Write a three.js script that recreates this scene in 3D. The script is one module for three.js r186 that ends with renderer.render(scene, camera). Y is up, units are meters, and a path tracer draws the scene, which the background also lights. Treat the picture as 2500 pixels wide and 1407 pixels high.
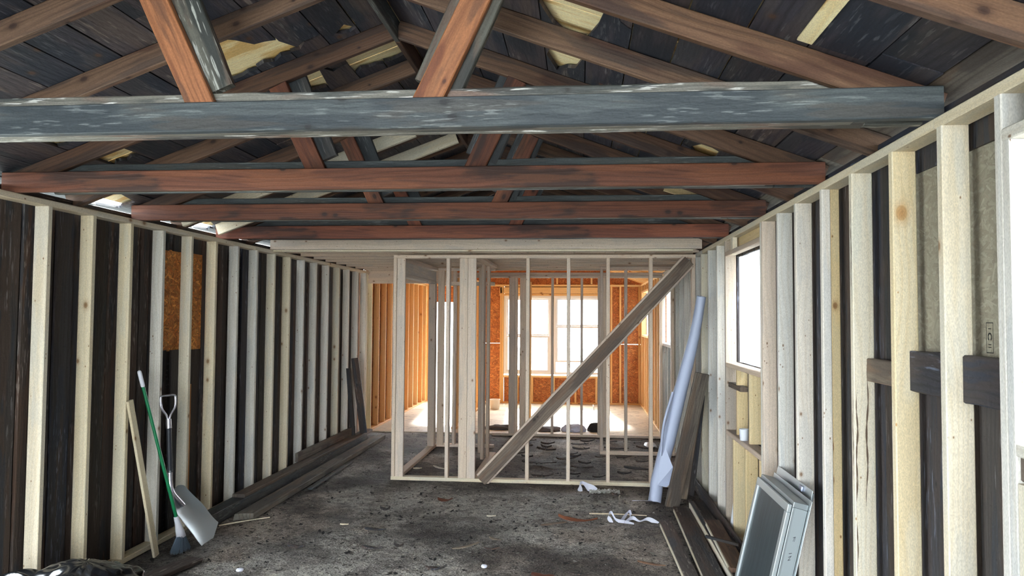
import * as THREE from 'three';
import { RoundedBoxGeometry } from 'three/addons/geometries/RoundedBoxGeometry.js';
import { mergeGeometries } from 'three/addons/utils/BufferGeometryUtils.js';

// ---------------------------------------------------------------- camera, sky, exposure
const scene = new THREE.Scene();
const camera = new THREE.PerspectiveCamera(2 * Math.atan(703.5 / 1787) * 180 / Math.PI, 2500 / 1407, 0.05, 200);
const EYE = 1.736;
camera.position.set(0, EYE, 0);
camera.rotation.order = 'YXZ';
camera.rotation.set(2.37 * Math.PI / 180, 5.37 * Math.PI / 180, 0.0065);
const renderer = new THREE.WebGLRenderer({ antialias: true });
renderer.toneMapping = THREE.LinearToneMapping;
renderer.toneMappingExposure = 11.5;
renderer.shadowMap.enabled = true;
renderer.shadowMap.type = THREE.PCFSoftShadowMap;
// even, bright overcast daylight from the whole sky
scene.background = new THREE.Color(0.86, 0.95, 1.0);
scene.backgroundIntensity = 2.0;
// hazy low sun behind the house, in through the far window and doorway
const sun = new THREE.DirectionalLight(new THREE.Color(1.0, 0.96, 0.9), 1.8);
sun.position.set(-2.2, 9, -27); sun.target.position.set(-0.6, 0.5, -13.5);
sun.castShadow = true; sun.shadow.radius = 10; sun.shadow.mapSize.set(2048, 2048);
Object.assign(sun.shadow.camera, { left: -12, right: 12, top: 12, bottom: -12, near: 1, far: 50 });
scene.add(sun, sun.target);

// ---------------------------------------------------------------- helpers
function rng(seed) {
  let a = seed >>> 0;
  return () => { a = (a + 0x6D2B79F5) >>> 0; let t = a; t = Math.imul(t ^ (t >>> 15), t | 1); t ^= t + Math.imul(t ^ (t >>> 7), t | 61); return ((t ^ (t >>> 14)) >>> 0) / 4294967296; };
}
const rnd = rng(7);
const rr = (a, b) => a + (b - a) * rnd();
const V = (x, y, d) => new THREE.Vector3(x, y, -d);      // d = metres ahead of the camera
const clamp = (x, a = 0, b = 1) => Math.min(b, Math.max(a, x));
const smooth = (a, b, x) => { const t = clamp((x - a) / (b - a)); return t * t * (3 - 2 * t); };
const mix3 = (a, b, t) => [a[0] + (b[0] - a[0]) * t, a[1] + (b[1] - a[1]) * t, a[2] + (b[2] - a[2]) * t];
function tnoise(seed, nx, ny) {                          // tiling value noise
  const r = rng(seed), g = new Float32Array(nx * ny);
  for (let i = 0; i < g.length; i++) g[i] = r();
  return (u, v) => {
    u = (u - Math.floor(u)) * nx; v = (v - Math.floor(v)) * ny;
    const i = Math.floor(u) % nx, j = Math.floor(v) % ny, i1 = (i + 1) % nx, j1 = (j + 1) % ny;
    let a = u - Math.floor(u), b = v - Math.floor(v);
    a = a * a * (3 - 2 * a); b = b * b * (3 - 2 * b);
    const p = g[j * nx + i], q = g[j * nx + i1], s = g[j1 * nx + i], t = g[j1 * nx + i1];
    return p + (q - p) * a + (s - p) * b + (p - q - s + t) * a * b;
  };
}
function fbm(seed, nx, ny, oct = 4) {
  const f = []; for (let k = 0; k < oct; k++) f.push(tnoise(seed + k * 17, nx << k, ny << k));
  return (u, v) => { let s = 0, w = 0.5, t = 0; for (const n of f) { s += w * n(u, v); t += w; w *= 0.55; } return s / t; };
}
function makeTex(w, h, fn, srgb = true) {
  const d = new Uint8Array(w * h * 4);
  for (let y = 0; y < h; y++) for (let x = 0; x < w; x++) {
    const c = fn(x / w, y / h), o = (y * w + x) * 4;
    d[o] = clamp(c[0], 0, 255); d[o + 1] = clamp(c[1], 0, 255); d[o + 2] = clamp(c[2], 0, 255); d[o + 3] = 255;
  }
  const t = new THREE.DataTexture(d, w, h, THREE.RGBAFormat);
  t.wrapS = t.wrapT = THREE.RepeatWrapping; t.magFilter = THREE.LinearFilter; t.minFilter = THREE.LinearMipmapLinearFilter; t.generateMipmaps = true;
  if (srgb) t.colorSpace = THREE.SRGBColorSpace;
  t.needsUpdate = true;
  return t;
}
// wood: u runs 2.4 m along the grain, v 0.5 m across it
const TEXL = 2.4, TEXW = 0.5;
function woodFields(seed, nKnots, ks = [0.005, 0.008]) {
  const warp = tnoise(seed, 7, 5), warp2 = tnoise(seed + 1, 24, 9), fine = tnoise(seed + 2, 14, 170), fine2 = tnoise(seed + 3, 60, 256), ringN = tnoise(seed + 4, 3, 7), r = rng(seed + 5);
  const knots = []; for (let i = 0; i < nKnots; i++) knots.push([r(), r(), ks[0] + ks[1] * r(), r()]);
  return (u, v) => {
    let kd = 0, push = 0, core = 0;
    for (const [ku, kv, s] of knots) {
      let du = u - ku, dv = v - kv; du -= Math.round(du); dv -= Math.round(dv);
      du *= TEXL; dv *= TEXW;
      const q = (du * du * 0.45 + dv * dv) / (s * s);
      if (q < 30) { const e = Math.exp(-q * 0.22); push += dv * e * 0.9; kd = Math.max(kd, Math.exp(-q * 0.5)); core = Math.max(core, q < 1 ? 1 : 0); }
    }
    const vv = v + (warp(u, v) - 0.5) * 0.07 + (warp2(u, v) - 0.5) * 0.012 - push;
    const ring = Math.pow(0.5 + 0.5 * Math.sin(6.2832 * (vv * 16 + 2.4 * ringN(u, vv))), 3);
    const g = 0.5 * ring + 0.3 * fine(u, vv) + 0.2 * fine2(u, vv);
    return { g, kd, core };
  };
}
function woodTex({ seed, base, late, knot, knots = 14, stain, stainAmt = 0, stainScale = [6, 6], second, secondAmt = 0, scuff, scuffAmt = 0, w = 1024, h = 512, contrast = 1, specks = 0, knotSize = [0.005, 0.008], cracks = 0 }) {
  const kr = rng(seed + 90), dots = [], cr = []; for (let i = 0; i < specks; i++) dots.push([kr(), kr(), 0.0018 + 0.003 * kr() * kr()]); for (let i = 0; i < cracks; i++) cr.push([kr(), 0.1 + 0.8 * kr(), 0.06 + 0.1 * kr(), (kr() - 0.5) * 0.16, kr() * 9]);
  const F = woodFields(seed, knots, knotSize), st = fbm(seed + 40, stainScale[0], stainScale[1], 4), st2 = fbm(seed + 50, 5, 9, 4), sc = fbm(seed + 60, 30, 70, 3), scm = fbm(seed + 70, 5, 6, 3), grit = tnoise(seed + 80, 512, 256);
  return makeTex(w, h, (u, v) => {
    const { g, kd, core } = F(u, v);
    let c = mix3(base, late, clamp((g - 0.1) * contrast));
    if (stain) c = mix3(c, stain, stainAmt * smooth(0.48, 0.64, st(u, v)));
    if (second) c = mix3(c, second, secondAmt * smooth(0.5, 0.62, st2(u, v)));
    c = mix3(c, knot, clamp(kd * 0.6 + core * 0.25));
    for (const [a, b, q] of dots) { let du = u - a, dv = v - b; du -= Math.round(du); dv -= Math.round(dv); const m = Math.hypot(du * TEXL * 0.6, dv * TEXW); if (m < q * 2) c = mix3(c, knot, 0.8 * (1 - smooth(q * 0.6, q * 1.6, m))); }
    for (const [a, b, l, sl, ph] of cr) { let du = u - a; du -= Math.round(du); if (Math.abs(du) < l) { const t = du / l, m = Math.abs(v - b - sl * du - 0.006 * Math.sin(t * 7 + ph)) * TEXW, q = 0.0028 * (1 - t * t) * (0.5 + 0.5 * Math.abs(Math.sin(t * 11 + ph))); if (m < q * 2.4) c = mix3(c, [66, 44, 30], 0.85 * (1 - smooth(q * 0.5, q * 2.4, m))); } }
    if (scuff) c = mix3(c, scuff, scuffAmt * smooth(0.6, 0.74, sc(u, v)) * smooth(0.42, 0.6, scm(u, v)));
    const k = 0.93 + 0.14 * grit(u, v);
    return [c[0] * k, c[1] * k, c[2] * k];
  });
}
const woodBump = (() => { const F = woodFields(901, 6); return makeTex(1024, 512, (u, v) => { const { g, kd } = F(u, v); const b = 255 * clamp(1 - 0.75 * g - 0.3 * kd); return [b, b, b]; }, false); })();
const charBump = (() => { const F = woodFields(933, 6), c = fbm(77, 40, 40, 3), r2 = tnoise(78, 90, 34); return makeTex(1024, 512, (u, v) => { const { g } = F(u, v); const b = 255 * clamp(0.5 + 0.5 * (c(u, v) - 0.5) * 2 - 0.35 * g - 0.25 * smooth(0.72, 0.85, r2(u, v))); return [b, b, b]; }, false); })();

function osbTex(seed, cols, w = 1024, h = 1024, print) {   // 1.2 m square of pressed strands
  const r = rng(seed), buf = new Float32Array(w * h * 3), lev = new Float32Array(w * h);
  for (let i = 0; i < w * h; i++) { buf[i * 3] = cols[0][0]; buf[i * 3 + 1] = cols[0][1]; buf[i * 3 + 2] = cols[0][2]; lev[i] = 0.4; }
  for (let k = 0; k < 5200; k++) {
    const a = (r() - 0.5) * 1.5 + (r() < 0.3 ? 1.57 : 0), L = 25 + 55 * r(), T = 5 + 12 * r(), cx = r() * w, cy = r() * h, c = cols[Math.floor(r() * cols.length)], t = 1 + (r() - 0.5) * (print ? 0.1 : 0.3), lv = r();
    const ca = Math.cos(a), sa = Math.sin(a);
    for (let p = -L / 2; p < L / 2; p += 0.8) for (let q = -T / 2; q < T / 2; q += 0.8) {
      if (Math.abs(p) > L / 2 - T * 0.4 * Math.abs(q / T * 2)) continue;
      const x = ((Math.round(cx + ca * p - sa * q) % w) + w) % w, y = ((Math.round(cy + sa * p + ca * q) % h) + h) % h, o = y * w + x, e = 1 - (print ? 0.05 : 0.12) * Math.abs(q / T * 2);
      buf[o * 3] = c[0] * t * e; buf[o * 3 + 1] = c[1] * t * e; buf[o * 3 + 2] = c[2] * t * e; lev[o] = lv;
    }
  }
  if (print) print((x, y) => { const o = y * w + x; buf[o * 3] *= 0.25; buf[o * 3 + 1] *= 0.25; buf[o * 3 + 2] *= 0.27; });
  const at = (u, v) => Math.floor(v * h) * w + Math.floor(u * w);
  return [makeTex(w, h, (u, v) => { const o = at(u, v) * 3; return [buf[o], buf[o + 1], buf[o + 2]]; }), makeTex(w, h, (u, v) => { const b = 255 * lev[at(u, v)]; return [b, b, b]; }, false)];
}

// ---------------------------------------------------------------- materials
const srgb = (r, g, b) => new THREE.Color().setRGB(r, g, b, THREE.SRGBColorSpace);
function std(map, bump, bs, rough, tint, extra = {}) { return new THREE.MeshStandardMaterial({ map, bumpMap: bump, bumpScale: bs, roughness: rough, metalness: 0, color: tint ? new THREE.Color(...tint) : 0xffffff, ...extra }); }
const T = {
  pine: woodTex({ seed: 11, base: [226, 214, 192], late: [211, 194, 162], knot: [128, 92, 60], knots: 5, specks: 26, stain: [208, 203, 190], stainAmt: 0.5, contrast: 0.8 }),
  pine2: woodTex({ seed: 31, base: [222, 213, 203], late: [204, 190, 174], knot: [120, 88, 66], knots: 6, specks: 34, stain: [200, 195, 190], stainAmt: 0.7, contrast: 0.85 }),
  pineCrack: woodTex({ seed: 37, base: [226, 216, 196], late: [210, 194, 164], knot: [132, 96, 60], knots: 4, knotSize: [0.008, 0.008], specks: 16, cracks: 14, stain: [208, 206, 192], stainAmt: 0.5, contrast: 0.8 }),
  pineKnot: woodTex({ seed: 39, base: [228, 214, 184], late: [214, 192, 150], knot: [178, 128, 74], knots: 5, knotSize: [0.014, 0.012], specks: 8, stain: [220, 196, 150], stainAmt: 0.5, contrast: 0.85 }),
  char: woodTex({ seed: 51, base: [62, 56, 54], late: [38, 33, 31], knot: [22, 20, 20], knots: 8, stain: [78, 58, 46], stainAmt: 0.55, stainScale: [5, 9], second: [40, 46, 56], secondAmt: 0.7, scuff: [168, 170, 172], scuffAmt: 0.5 }),
  roof: woodTex({ seed: 71, base: [66, 62, 68], late: [40, 37, 43], knot: [92, 62, 42], knots: 7, stain: [34, 40, 50], stainAmt: 0.85, stainScale: [5, 4], second: [92, 80, 72], secondAmt: 0.4, scuff: [178, 172, 164], scuffAmt: 0.35 }),
  brown: woodTex({ seed: 91, base: [118, 91, 71], late: [84, 62, 49], knot: [48, 30, 24], knots: 12, stain: [72, 46, 36], stainAmt: 0.7, stainScale: [5, 6], second: [52, 44, 44], secondAmt: 0.45 }),
  red: woodTex({ seed: 111, base: [134, 82, 60], late: [98, 56, 41], knot: [48, 30, 26], knots: 12, stain: [66, 44, 38], stainAmt: 0.85, stainScale: [6, 5], second: [176, 110, 72], secondAmt: 0.4 }),
  grey: woodTex({ seed: 131, base: [96, 101, 102], late: [64, 68, 71], knot: [40, 38, 40], knots: 8, stain: [60, 66, 71], stainAmt: 0.8, stainScale: [5, 6], second: [104, 88, 76], secondAmt: 0.35, scuff: [196, 196, 190], scuffAmt: 0.45 }),
  flake: woodTex({ seed: 151, base: [136, 132, 122], late: [92, 90, 84], knot: [50, 46, 44], knots: 4, stain: [126, 92, 78], stainAmt: 0.6, stainScale: [5, 4], second: [56, 60, 60], secondAmt: 0.7, scuff: [224, 222, 216], scuffAmt: 0.95 }),
  weather: woodTex({ seed: 171, base: [128, 120, 110], late: [92, 82, 74], knot: [52, 44, 40], knots: 12, stain: [82, 74, 70], stainAmt: 0.7, second: [120, 96, 78], secondAmt: 0.5 }),
};
const [osbO, osbOb] = osbTex(201, [[178, 108, 56], [194, 122, 64], [162, 94, 48], [204, 136, 76], [182, 104, 50]]);
const [osbG, osbGb] = osbTex(211, [[150, 143, 126], [157, 150, 132], [143, 135, 119], [162, 155, 138], [147, 138, 122]], 1024, 1024, (dot) => {
  // the grade stamp of the sheet: a tall box with a turned letter C and worn marks
  const line = (x0, y0, x1, y1, t) => { const n = Math.hypot(x1 - x0, y1 - y0); for (let i = 0; i <= n; i++) for (let a = -t; a <= t; a++) for (let b = -t; b <= t; b++) dot(Math.round(x0 + (x1 - x0) * i / n + a), Math.round(y0 + (y1 - y0) * i / n + b)); };
  for (const [cx] of [[560]]) {
    line(cx - 22, 60, cx + 22, 60, 1); line(cx - 22, 170, cx + 22, 170, 1); line(cx - 22, 60, cx - 22, 170, 1); line(cx + 22, 60, cx + 22, 170, 1);
    for (let a = 0.7; a < 5.6; a += 0.02) { const x = cx + 11 * Math.sin(a), y = 118 - 13 * Math.cos(a); line(x, y, x + 0.5, y, 2); }
    line(cx - 9, 80, cx + 8, 80, 1); line(cx - 9, 90, cx + 8, 90, 1); line(cx - 9, 148, cx + 8, 148, 1);
  }
});
const M = {
  pine: [[1, 1, 1], [0.97, 0.95, 0.9], [1.0, 0.97, 0.88], [0.92, 0.93, 0.93]].map((t) => std(T.pine, woodBump, 0.0003, 0.72, t)),
  pineNear: [T.pineCrack, T.pineKnot].map((t) => std(t, woodBump, 0.0003, 0.72)),
  pineGrey: [[0.95, 1.0, 1.03], [1.02, 1.04, 1.04], [1.05, 1.05, 1.02], [0.92, 0.95, 0.94]].map((t) => std(T.pine2, woodBump, 0.0003, 0.72, t)),
  pinePink: [[1.0, 0.88, 0.77], [0.95, 0.81, 0.69], [1.02, 0.92, 0.84], [0.82, 0.71, 0.63]].map((t) => std(T.pine2, woodBump, 0.0003, 0.72, t)),
  pineTan: [[1.0, 0.9, 0.68], [0.97, 0.84, 0.6]].map((t) => std(T.pine, woodBump, 0.0003, 0.72, t)),
  orange: [[1.0, 0.68, 0.36], [0.92, 0.58, 0.28], [1.0, 0.74, 0.44]].map((t) => std(T.pine, woodBump, 0.0007, 0.7, t)),  // pine with the warm bounce light of the far room tinted in
  char: [[1, 1, 1.04], [1.15, 1.0, 0.92], [0.72, 0.86, 1.2], [0.6, 0.58, 0.58], [1.35, 1.18, 1.06]].map((t) => std(T.char, charBump, 0.003, 0.68, t)),
  roof: [[1, 1, 1.06], [0.85, 0.9, 1.02], [1.12, 1.0, 0.95], [0.7, 0.7, 0.74], [1.3, 1.2, 1.12]].map((t) => std(T.roof, charBump, 0.002, 0.62, t)),
  brown: [[1, 1, 1], [0.8, 0.74, 0.7], [1.15, 1.05, 0.95], [0.6, 0.5, 0.46]].map((t) => std(T.brown, woodBump, 0.0012, 0.7, t)),
  red: [[0.74, 0.72, 0.7], [0.56, 0.5, 0.48], [0.8, 0.68, 0.7], [0.45, 0.38, 0.38]].map((t) => std(T.red, woodBump, 0.0012, 0.66, t)),
  grey: [[1, 1, 1], [0.8, 0.84, 0.86], [0.62, 0.66, 0.66], [0.5, 0.5, 0.52]].map((t) => std(T.grey, charBump, 0.0018, 0.6, t)),
  flake: [[1, 1, 1], [0.62, 0.64, 0.62]].map((t) => std(T.flake, charBump, 0.003, 0.6, t)),
  weather: [[0.96, 1.02, 1.02], [0.75, 0.72, 0.7], [1.2, 1.1, 0.98], [0.5, 0.46, 0.45]].map((t) => std(T.weather, charBump, 0.0018, 0.74, t)),
  osbO: [[1, 1, 1], [0.92, 0.86, 0.8]].map((t) => std(osbO, osbOb, 0.0012, 0.7, t)),
  osbG: [[1, 1, 1]].map((t) => std(osbG, osbGb, 0.0004, 0.75, t)),
  deck: [[1, 1, 1]].map(() => std(woodTex({ seed: 251, base: [250, 234, 190], late: [240, 214, 156], knot: [186, 128, 60], knots: 6, stain: [196, 138, 58], stainAmt: 0.5, stainScale: [7, 6] }), woodBump, 0.0005, 0.65)),
};

// ---------------------------------------------------------------- building pieces
const counts = {};
function numbered(n) { const k = counts[n] = (counts[n] ?? -1) + 1; return k ? `${n}_${String(k).padStart(3, '0')}` : n; }
function group(name, pos, label, category, o = {}) {
  const g = new THREE.Group(); g.name = numbered(name); g.position.copy(pos); scene.add(g);
  g.userData = { label, category, ...o };
  return g;
}
const structure = (name, pos, label, category) => group(name, pos, label, category, { kind: 'structure' });
function add(parent, name, geo, mat, pos, quat, label) {
  const m = new THREE.Mesh(geo, mat); m.name = parent === scene ? numbered(name) : name;
  if (pos) m.position.copy(pos); if (quat) m.quaternion.copy(quat);
  m.castShadow = m.receiveShadow = true; if (label) m.userData.label = label;
  parent.add(m); return m;
}
// a board: length along x, width along y, thickness along z; edges eased; rough > 0 gives an uneven outline; ragged ends for broken ones
const boardCache = new Map();
function boardGeo(L, W, Tk, variant = 0, rough = 0, ragged = 0) {
  const key = [L.toFixed(3), W.toFixed(3), Tk.toFixed(3), variant, rough, ragged].join();
  if (boardCache.has(key)) return boardCache.get(key);
  const r = rng(variant * 991 + Math.round(L * 1000) + Math.round(W * 7000)), c = Math.min(0.004, Tk * 0.18, W * 0.18), n = rough || ragged ? Math.max(4, Math.min(14, Math.round(L / 0.22))) : 1;
  const hw = W / 2, ht = Tk / 2;
  const ring = [[-hw + c, -ht], [hw - c, -ht], [hw, -ht + c], [hw, ht - c], [hw - c, ht], [-hw + c, ht], [-hw, ht - c], [-hw, -ht + c]];
  const per = [0]; for (let i = 1; i <= 8; i++) { const a = ring[i - 1], b = ring[i % 8]; per.push(per[i - 1] + Math.hypot(a[0] - b[0], a[1] - b[1])); }
  const pos = [], uv = [], idx = [], u0 = r(), v0 = r();
  const off = []; for (let i = 0; i <= n; i++) off.push(ring.map(() => [(r() - 0.5) * rough, (r() - 0.5) * rough * 0.6]));
  const endA = ring.map(() => r() * ragged), endB = ring.map(() => r() * ragged);
  for (let f = 0; f < 8; f++) {
    const base = pos.length / 3, g = (f + 1) % 8;
    for (let i = 0; i <= n; i++) {
      for (const [k, p] of [[f, per[f]], [g, per[f + 1]]]) {
        let x = -L / 2 + L * i / n; if (i === 0) x += endA[k]; if (i === n) x -= endB[k];
        const e = 1; pos.push(x, ring[k][0] + off[i][k][0] * e, ring[k][1] + off[i][k][1] * e);
        uv.push(u0 + (x + L / 2) / TEXL, v0 + p / TEXW);
      }
      if (i < n) { const a = base + i * 2; idx.push(a, a + 2, a + 1, a + 1, a + 2, a + 3); }
    }
  }
  for (const [i, s] of [[0, -1], [n, 1]]) {
    const base = pos.length / 3;
    for (let k = 0; k < 8; k++) { const x = i === 0 ? -L / 2 + endA[k] : L / 2 - endB[k]; pos.push(x, ring[k][0] + off[i][k][0], ring[k][1] + off[i][k][1]); uv.push(u0 + ring[k][1] / TEXL * 2, v0 + ring[k][0] / TEXW); }
    for (let k = 1; k < 7; k++) s > 0 ? idx.push(base, base + k, base + k + 1) : idx.push(base, base + k + 1, base + k);
  }
  const g = new THREE.BufferGeometry();
  g.setAttribute('position', new THREE.Float32BufferAttribute(pos, 3)); g.setAttribute('uv', new THREE.Float32BufferAttribute(uv, 2)); g.setIndex(idx);
  g.computeVertexNormals(); boardCache.set(key, g); return g;
}
// a straight piece from a to b (world), width w along wdir, thickness t across
function stick(parent, name, mat, a, b, w, t, wdir, o = {}) {
  const x = b.clone().sub(a), L = x.length(); x.normalize();
  const z = new THREE.Vector3().crossVectors(x, wdir).normalize(), y = new THREE.Vector3().crossVectors(z, x);
  const q = new THREE.Quaternion().setFromRotationMatrix(new THREE.Matrix4().makeBasis(x, y, z));
  const m = Array.isArray(mat) ? mat[o.tone ?? Math.floor(rnd() * mat.length)] : mat;
  const p = a.clone().add(b).multiplyScalar(0.5); if (parent !== scene) p.sub(parent.position);
  return add(parent, name, boardGeo(L, w, t, o.variant ?? Math.floor(rnd() * 7), o.rough ?? 0, o.ragged ?? 0), m, p, q, o.label);
}
const X = new THREE.Vector3(1, 0, 0), Y = new THREE.Vector3(0, 1, 0), Z = new THREE.Vector3(0, 0, 1);
// upright of a wall that runs along the depth: inner face at x (side s: -1 left wall, +1 right wall), far edge at depth d
function studZ(parent, mat, xin, s, dFar, y0, y1, o = {}) { const xm = xin + s * 0.0445; return stick(parent, o.name ?? 'stud', mat, V(xm, y0, dFar - 0.019), V(xm, y1, dFar - 0.019), o.w ?? 0.089, o.t ?? 0.038, X, o); }
// upright of a wall that runs across: left edge at x, front face at depth d (flat = broad face to the front)
function studX(parent, mat, x, d, y0, y1, o = {}) {
  const w = o.flat ? 0.089 : 0.038, t = o.flat ? 0.038 : 0.089;
  return stick(parent, o.name ?? 'stud', mat, V(x + w / 2, y0, d + t / 2), V(x + w / 2, y1, d + t / 2), w, t, X, o);
}
function sheetGeo(w, h, t, u0 = 0, v0 = 0, k = 1.2) {    // flat panel w (x) by h (y), uv in 1.2 m tiles
  const g = new THREE.BoxGeometry(w, h, t), p = g.attributes.position, n = g.attributes.normal, uv = g.attributes.uv;
  for (let i = 0; i < p.count; i++) { const a = Math.abs(n.getX(i)) > 0.5 ? p.getZ(i) : p.getX(i), b = Math.abs(n.getY(i)) > 0.5 ? p.getZ(i) : p.getY(i); uv.setXY(i, u0 + a / k, v0 + b / k); }
  return g;
}
const Q = (ax, an) => new THREE.Quaternion().setFromAxisAngle(ax, an);

// ---------------------------------------------------------------- measures of the house
const XL = -3.18, XR = 1.2, DB = 14.95, DF = -4.2;       // inner stud faces, far wall, wall behind the camera
const RX = -1.01, PITCH = 0.37, RTOP = 3.372;            // ridge line, roof slope, underside of the roof boards at the ridge
const roofY = (x) => RTOP - PITCH * Math.abs(x - RX);
const SL = Math.hypot(1, PITCH);
const PT = 2.429;                                        // top of the new plates

// ---------------------------------------------------------------- ground outside and floor
{
  const g = new THREE.PlaneGeometry(90, 90, 1, 1).rotateX(-Math.PI / 2), n = fbm(301, 8, 8, 5);
  const t = makeTex(512, 512, (u, v) => { const k = n(u, v); return [140 + 30 * k, 144 + 30 * k, 140 + 30 * k]; }); t.repeat.set(30, 30);
  const m = add(scene, 'ground', g, new THREE.MeshStandardMaterial({ map: t, roughness: 0.95 }), new THREE.Vector3(0, -0.32, -6));
  m.userData = { kind: 'structure', label: 'pale bare ground outside, around the house', category: 'ground' };
}
{
  const c = add(scene, 'added_bounce_slab', new RoundedBoxGeometry(9, 0.1, 10, 1, 0.02), new THREE.MeshStandardMaterial({ map: makeTex(256, 256, ((n) => (u, v) => { const k = n(u, v); return [186 + 30 * k, 185 + 30 * k, 180 + 30 * k]; })(fbm(305, 9, 9, 5))), roughness: 0.9 }), V(-1, -0.29, -9.4));  // unseen pale slab, added to bounce daylight up under the roof
  c.userData = { kind: 'structure', label: 'unseen pale concrete slab added behind the camera to bounce light upwards', category: 'added_bounce_slab' };
  const m = add(scene, 'added_shade_wall', new RoundedBoxGeometry(4, 7, 36, 1, 0.03), new THREE.MeshStandardMaterial({ color: srgb(0.47, 0.47, 0.48), roughness: 0.9 }), V(5.6, 3.2, 17));  // unseen wall, added to hold back daylight at the right windows
  m.userData = { kind: 'structure', label: 'unseen grey wall added outside the right windows to cut their daylight', category: 'shade_wall' };
}
const dirtMap = (() => {
  const a = fbm(311, 9, 9, 6), b = fbm(321, 30, 30, 4), c = tnoise(331, 512, 512), d = tnoise(332, 230, 230), e = fbm(341, 60, 60, 3);
  return makeTex(2048, 2048, (u, v) => {
    let k = [108, 104, 100];
    k = mix3(k, [78, 73, 70], 0.8 * smooth(0.4, 0.66, a(u, v)));
    k = mix3(k, [134, 129, 122], 0.5 * smooth(0.54, 0.68, b(u, v)));
    k = mix3(k, [50, 46, 44], 0.5 * smooth(0.58, 0.7, e(u, v)));
    const s = d(u, v), f = c(u, v);
    if (s > 0.8) k = mix3(k, [26, 24, 24], smooth(0.8, 0.92, s));
    if (s < 0.1) k = mix3(k, [186, 178, 164], smooth(0.1, 0.02, s));
    const m = 0.8 + 0.4 * f; return [k[0] * m, k[1] * m, k[2] * m];
  });
})();
const dirtBump = (() => { const a = fbm(351, 40, 40, 5), d = tnoise(332, 230, 230); return makeTex(1024, 1024, (u, v) => { const b = 255 * clamp(a(u, v) * 0.7 + 0.3 * d(u, v)); return [b, b, b]; }, false); })();
const floor = structure('floor', V(-1, 0, 6), 'burnt debris strewn floor of the old room and pale subfloor of the new one', 'floor');
{
  const x0 = -3.5, x1 = 1.5, d0 = -4.3, d1 = 10.98, nx = 100, nd = 300;
  const pos = [], uv = [], col = [], idx = [], big = fbm(361, 6, 6, 4), lump = fbm(371, 16, 16, 4), br = fbm(381, 7, 7, 3);
  for (let j = 0; j <= nd; j++) for (let i = 0; i <= nx; i++) {
    const x = x0 + (x1 - x0) * i / nx, d = d0 + (d1 - d0) * j / nd;
    const h = (lump(x / 5, d / 5) - 0.5) * 0.035;
    pos.push(x + 1, h - 0.006, -d + 6); uv.push(x / 2.2, d / 2.2);
    // ash lies pale in the middle of the front room, dark wet char along the walls and behind the partition
    const ash = smooth(0.38, 0.62, big(x / 6, d / 6) + 0.2 * (1 - smooth(0.5, 1.7, Math.hypot((x + 0.9) / 1.1, (d - 5.2) / 1.5))) - 0.2 * smooth(0.1, 1.1, x));
    const brown = smooth(0.45, 0.6, br(x / 6, d / 6) + 0.15 * smooth(-0.2, 0.9, x));
    let c = mix3([0.75, 0.73, 0.73], [2.6, 2.63, 2.58], ash);
    c = mix3(c, [c[0] * 0.93, c[1] * 0.8, c[2] * 0.72], brown * 0.7);
    col.push(...c);
  }
  for (let j = 0; j < nd; j++) for (let i = 0; i < nx; i++) { const a = j * (nx + 1) + i; idx.push(a, a + 1, a + nx + 1, a + 1, a + nx + 2, a + nx + 1); }
  const g = new THREE.BufferGeometry();
  g.setAttribute('position', new THREE.Float32BufferAttribute(pos, 3)); g.setAttribute('uv', new THREE.Float32BufferAttribute(uv, 2)); g.setAttribute('color', new THREE.Float32BufferAttribute(col, 3)); g.setIndex(idx); g.computeVertexNormals();
  add(floor, 'dirt_surface', g, new THREE.MeshStandardMaterial({ map: dirtMap, bumpMap: dirtBump, bumpScale: 0.02, roughness: 0.85, vertexColors: true }), null, null, 'dark gritty layer of ash, dirt and char');
  const slab = new THREE.BoxGeometry(5.1, 0.25, 19.4); add(floor, 'slab', slab, std(dirtMap, null, 0, 0.9), V(-1, -0.165, 5.3).sub(floor.position));
  const sub = woodTex({ seed: 391, base: [214, 200, 176], late: [200, 182, 152], knot: [170, 146, 112], knots: 5, stain: [186, 172, 150], stainAmt: 0.6, scuff: [120, 104, 88], scuffAmt: 0.6, w: 512, h: 256 });
  const mats = [[1, 1, 1], [0.95, 0.93, 0.9]].map((t) => std(sub, woodBump, 0.0006, 0.6, t));
  for (let i = 0; i < 4; i++) for (let j = 0; j < 3; j++) {
    const w = 1.24, l = 1.33, cx = -3.5 + 0.63 + i * 1.25, cd = 10.99 + l / 2 + j * (l + 0.004);
    add(floor, 'subfloor_panel', sheetGeo(w, 0.02, l, rnd(), rnd(), 2.4), mats[(i + j) % 2], V(cx, 0, cd).sub(floor.position));
  }
}

// ---------------------------------------------------------------- left wall
const wallL = structure('wall_left', V(XL, 0, 7), 'left wall of new pale studs in front of charred old boards', 'wall');
const stL = [4.126, 4.531, 4.935, 5.342, 5.75, 6.156, 6.567, 6.975, 7.39, 7.797, 8.203, 8.606, 9.03, 9.448, 9.853, 10.256];
stL.forEach((d, i) => {
  const kind = i < 3 || i === 4 ? M.pine : (i % 4 === 1 || i === 8) ? M.pine : M.pineGrey;
  studZ(wallL, kind, XL, -1, d, 0.038, 2.391, { tone: i < 3 ? [0, 2, 2][i] : undefined });
});
for (const [a, b] of [[3.66, 6.9], [6.905, 10.9]]) stick(wallL, 'top_plate', M.pine, V(XL - 0.0445, 2.41, a), V(XL - 0.0445, 2.41, b), 0.089, 0.038, X, { tone: 0 });
for (const [a, b] of [[3.66, 6.1], [6.105, 10.9]]) stick(wallL, 'bottom_plate', M.pine, V(XL - 0.0445, 0.019, a), V(XL - 0.0445, 0.019, b), 0.089, 0.038, X, { tone: 2 });
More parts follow.
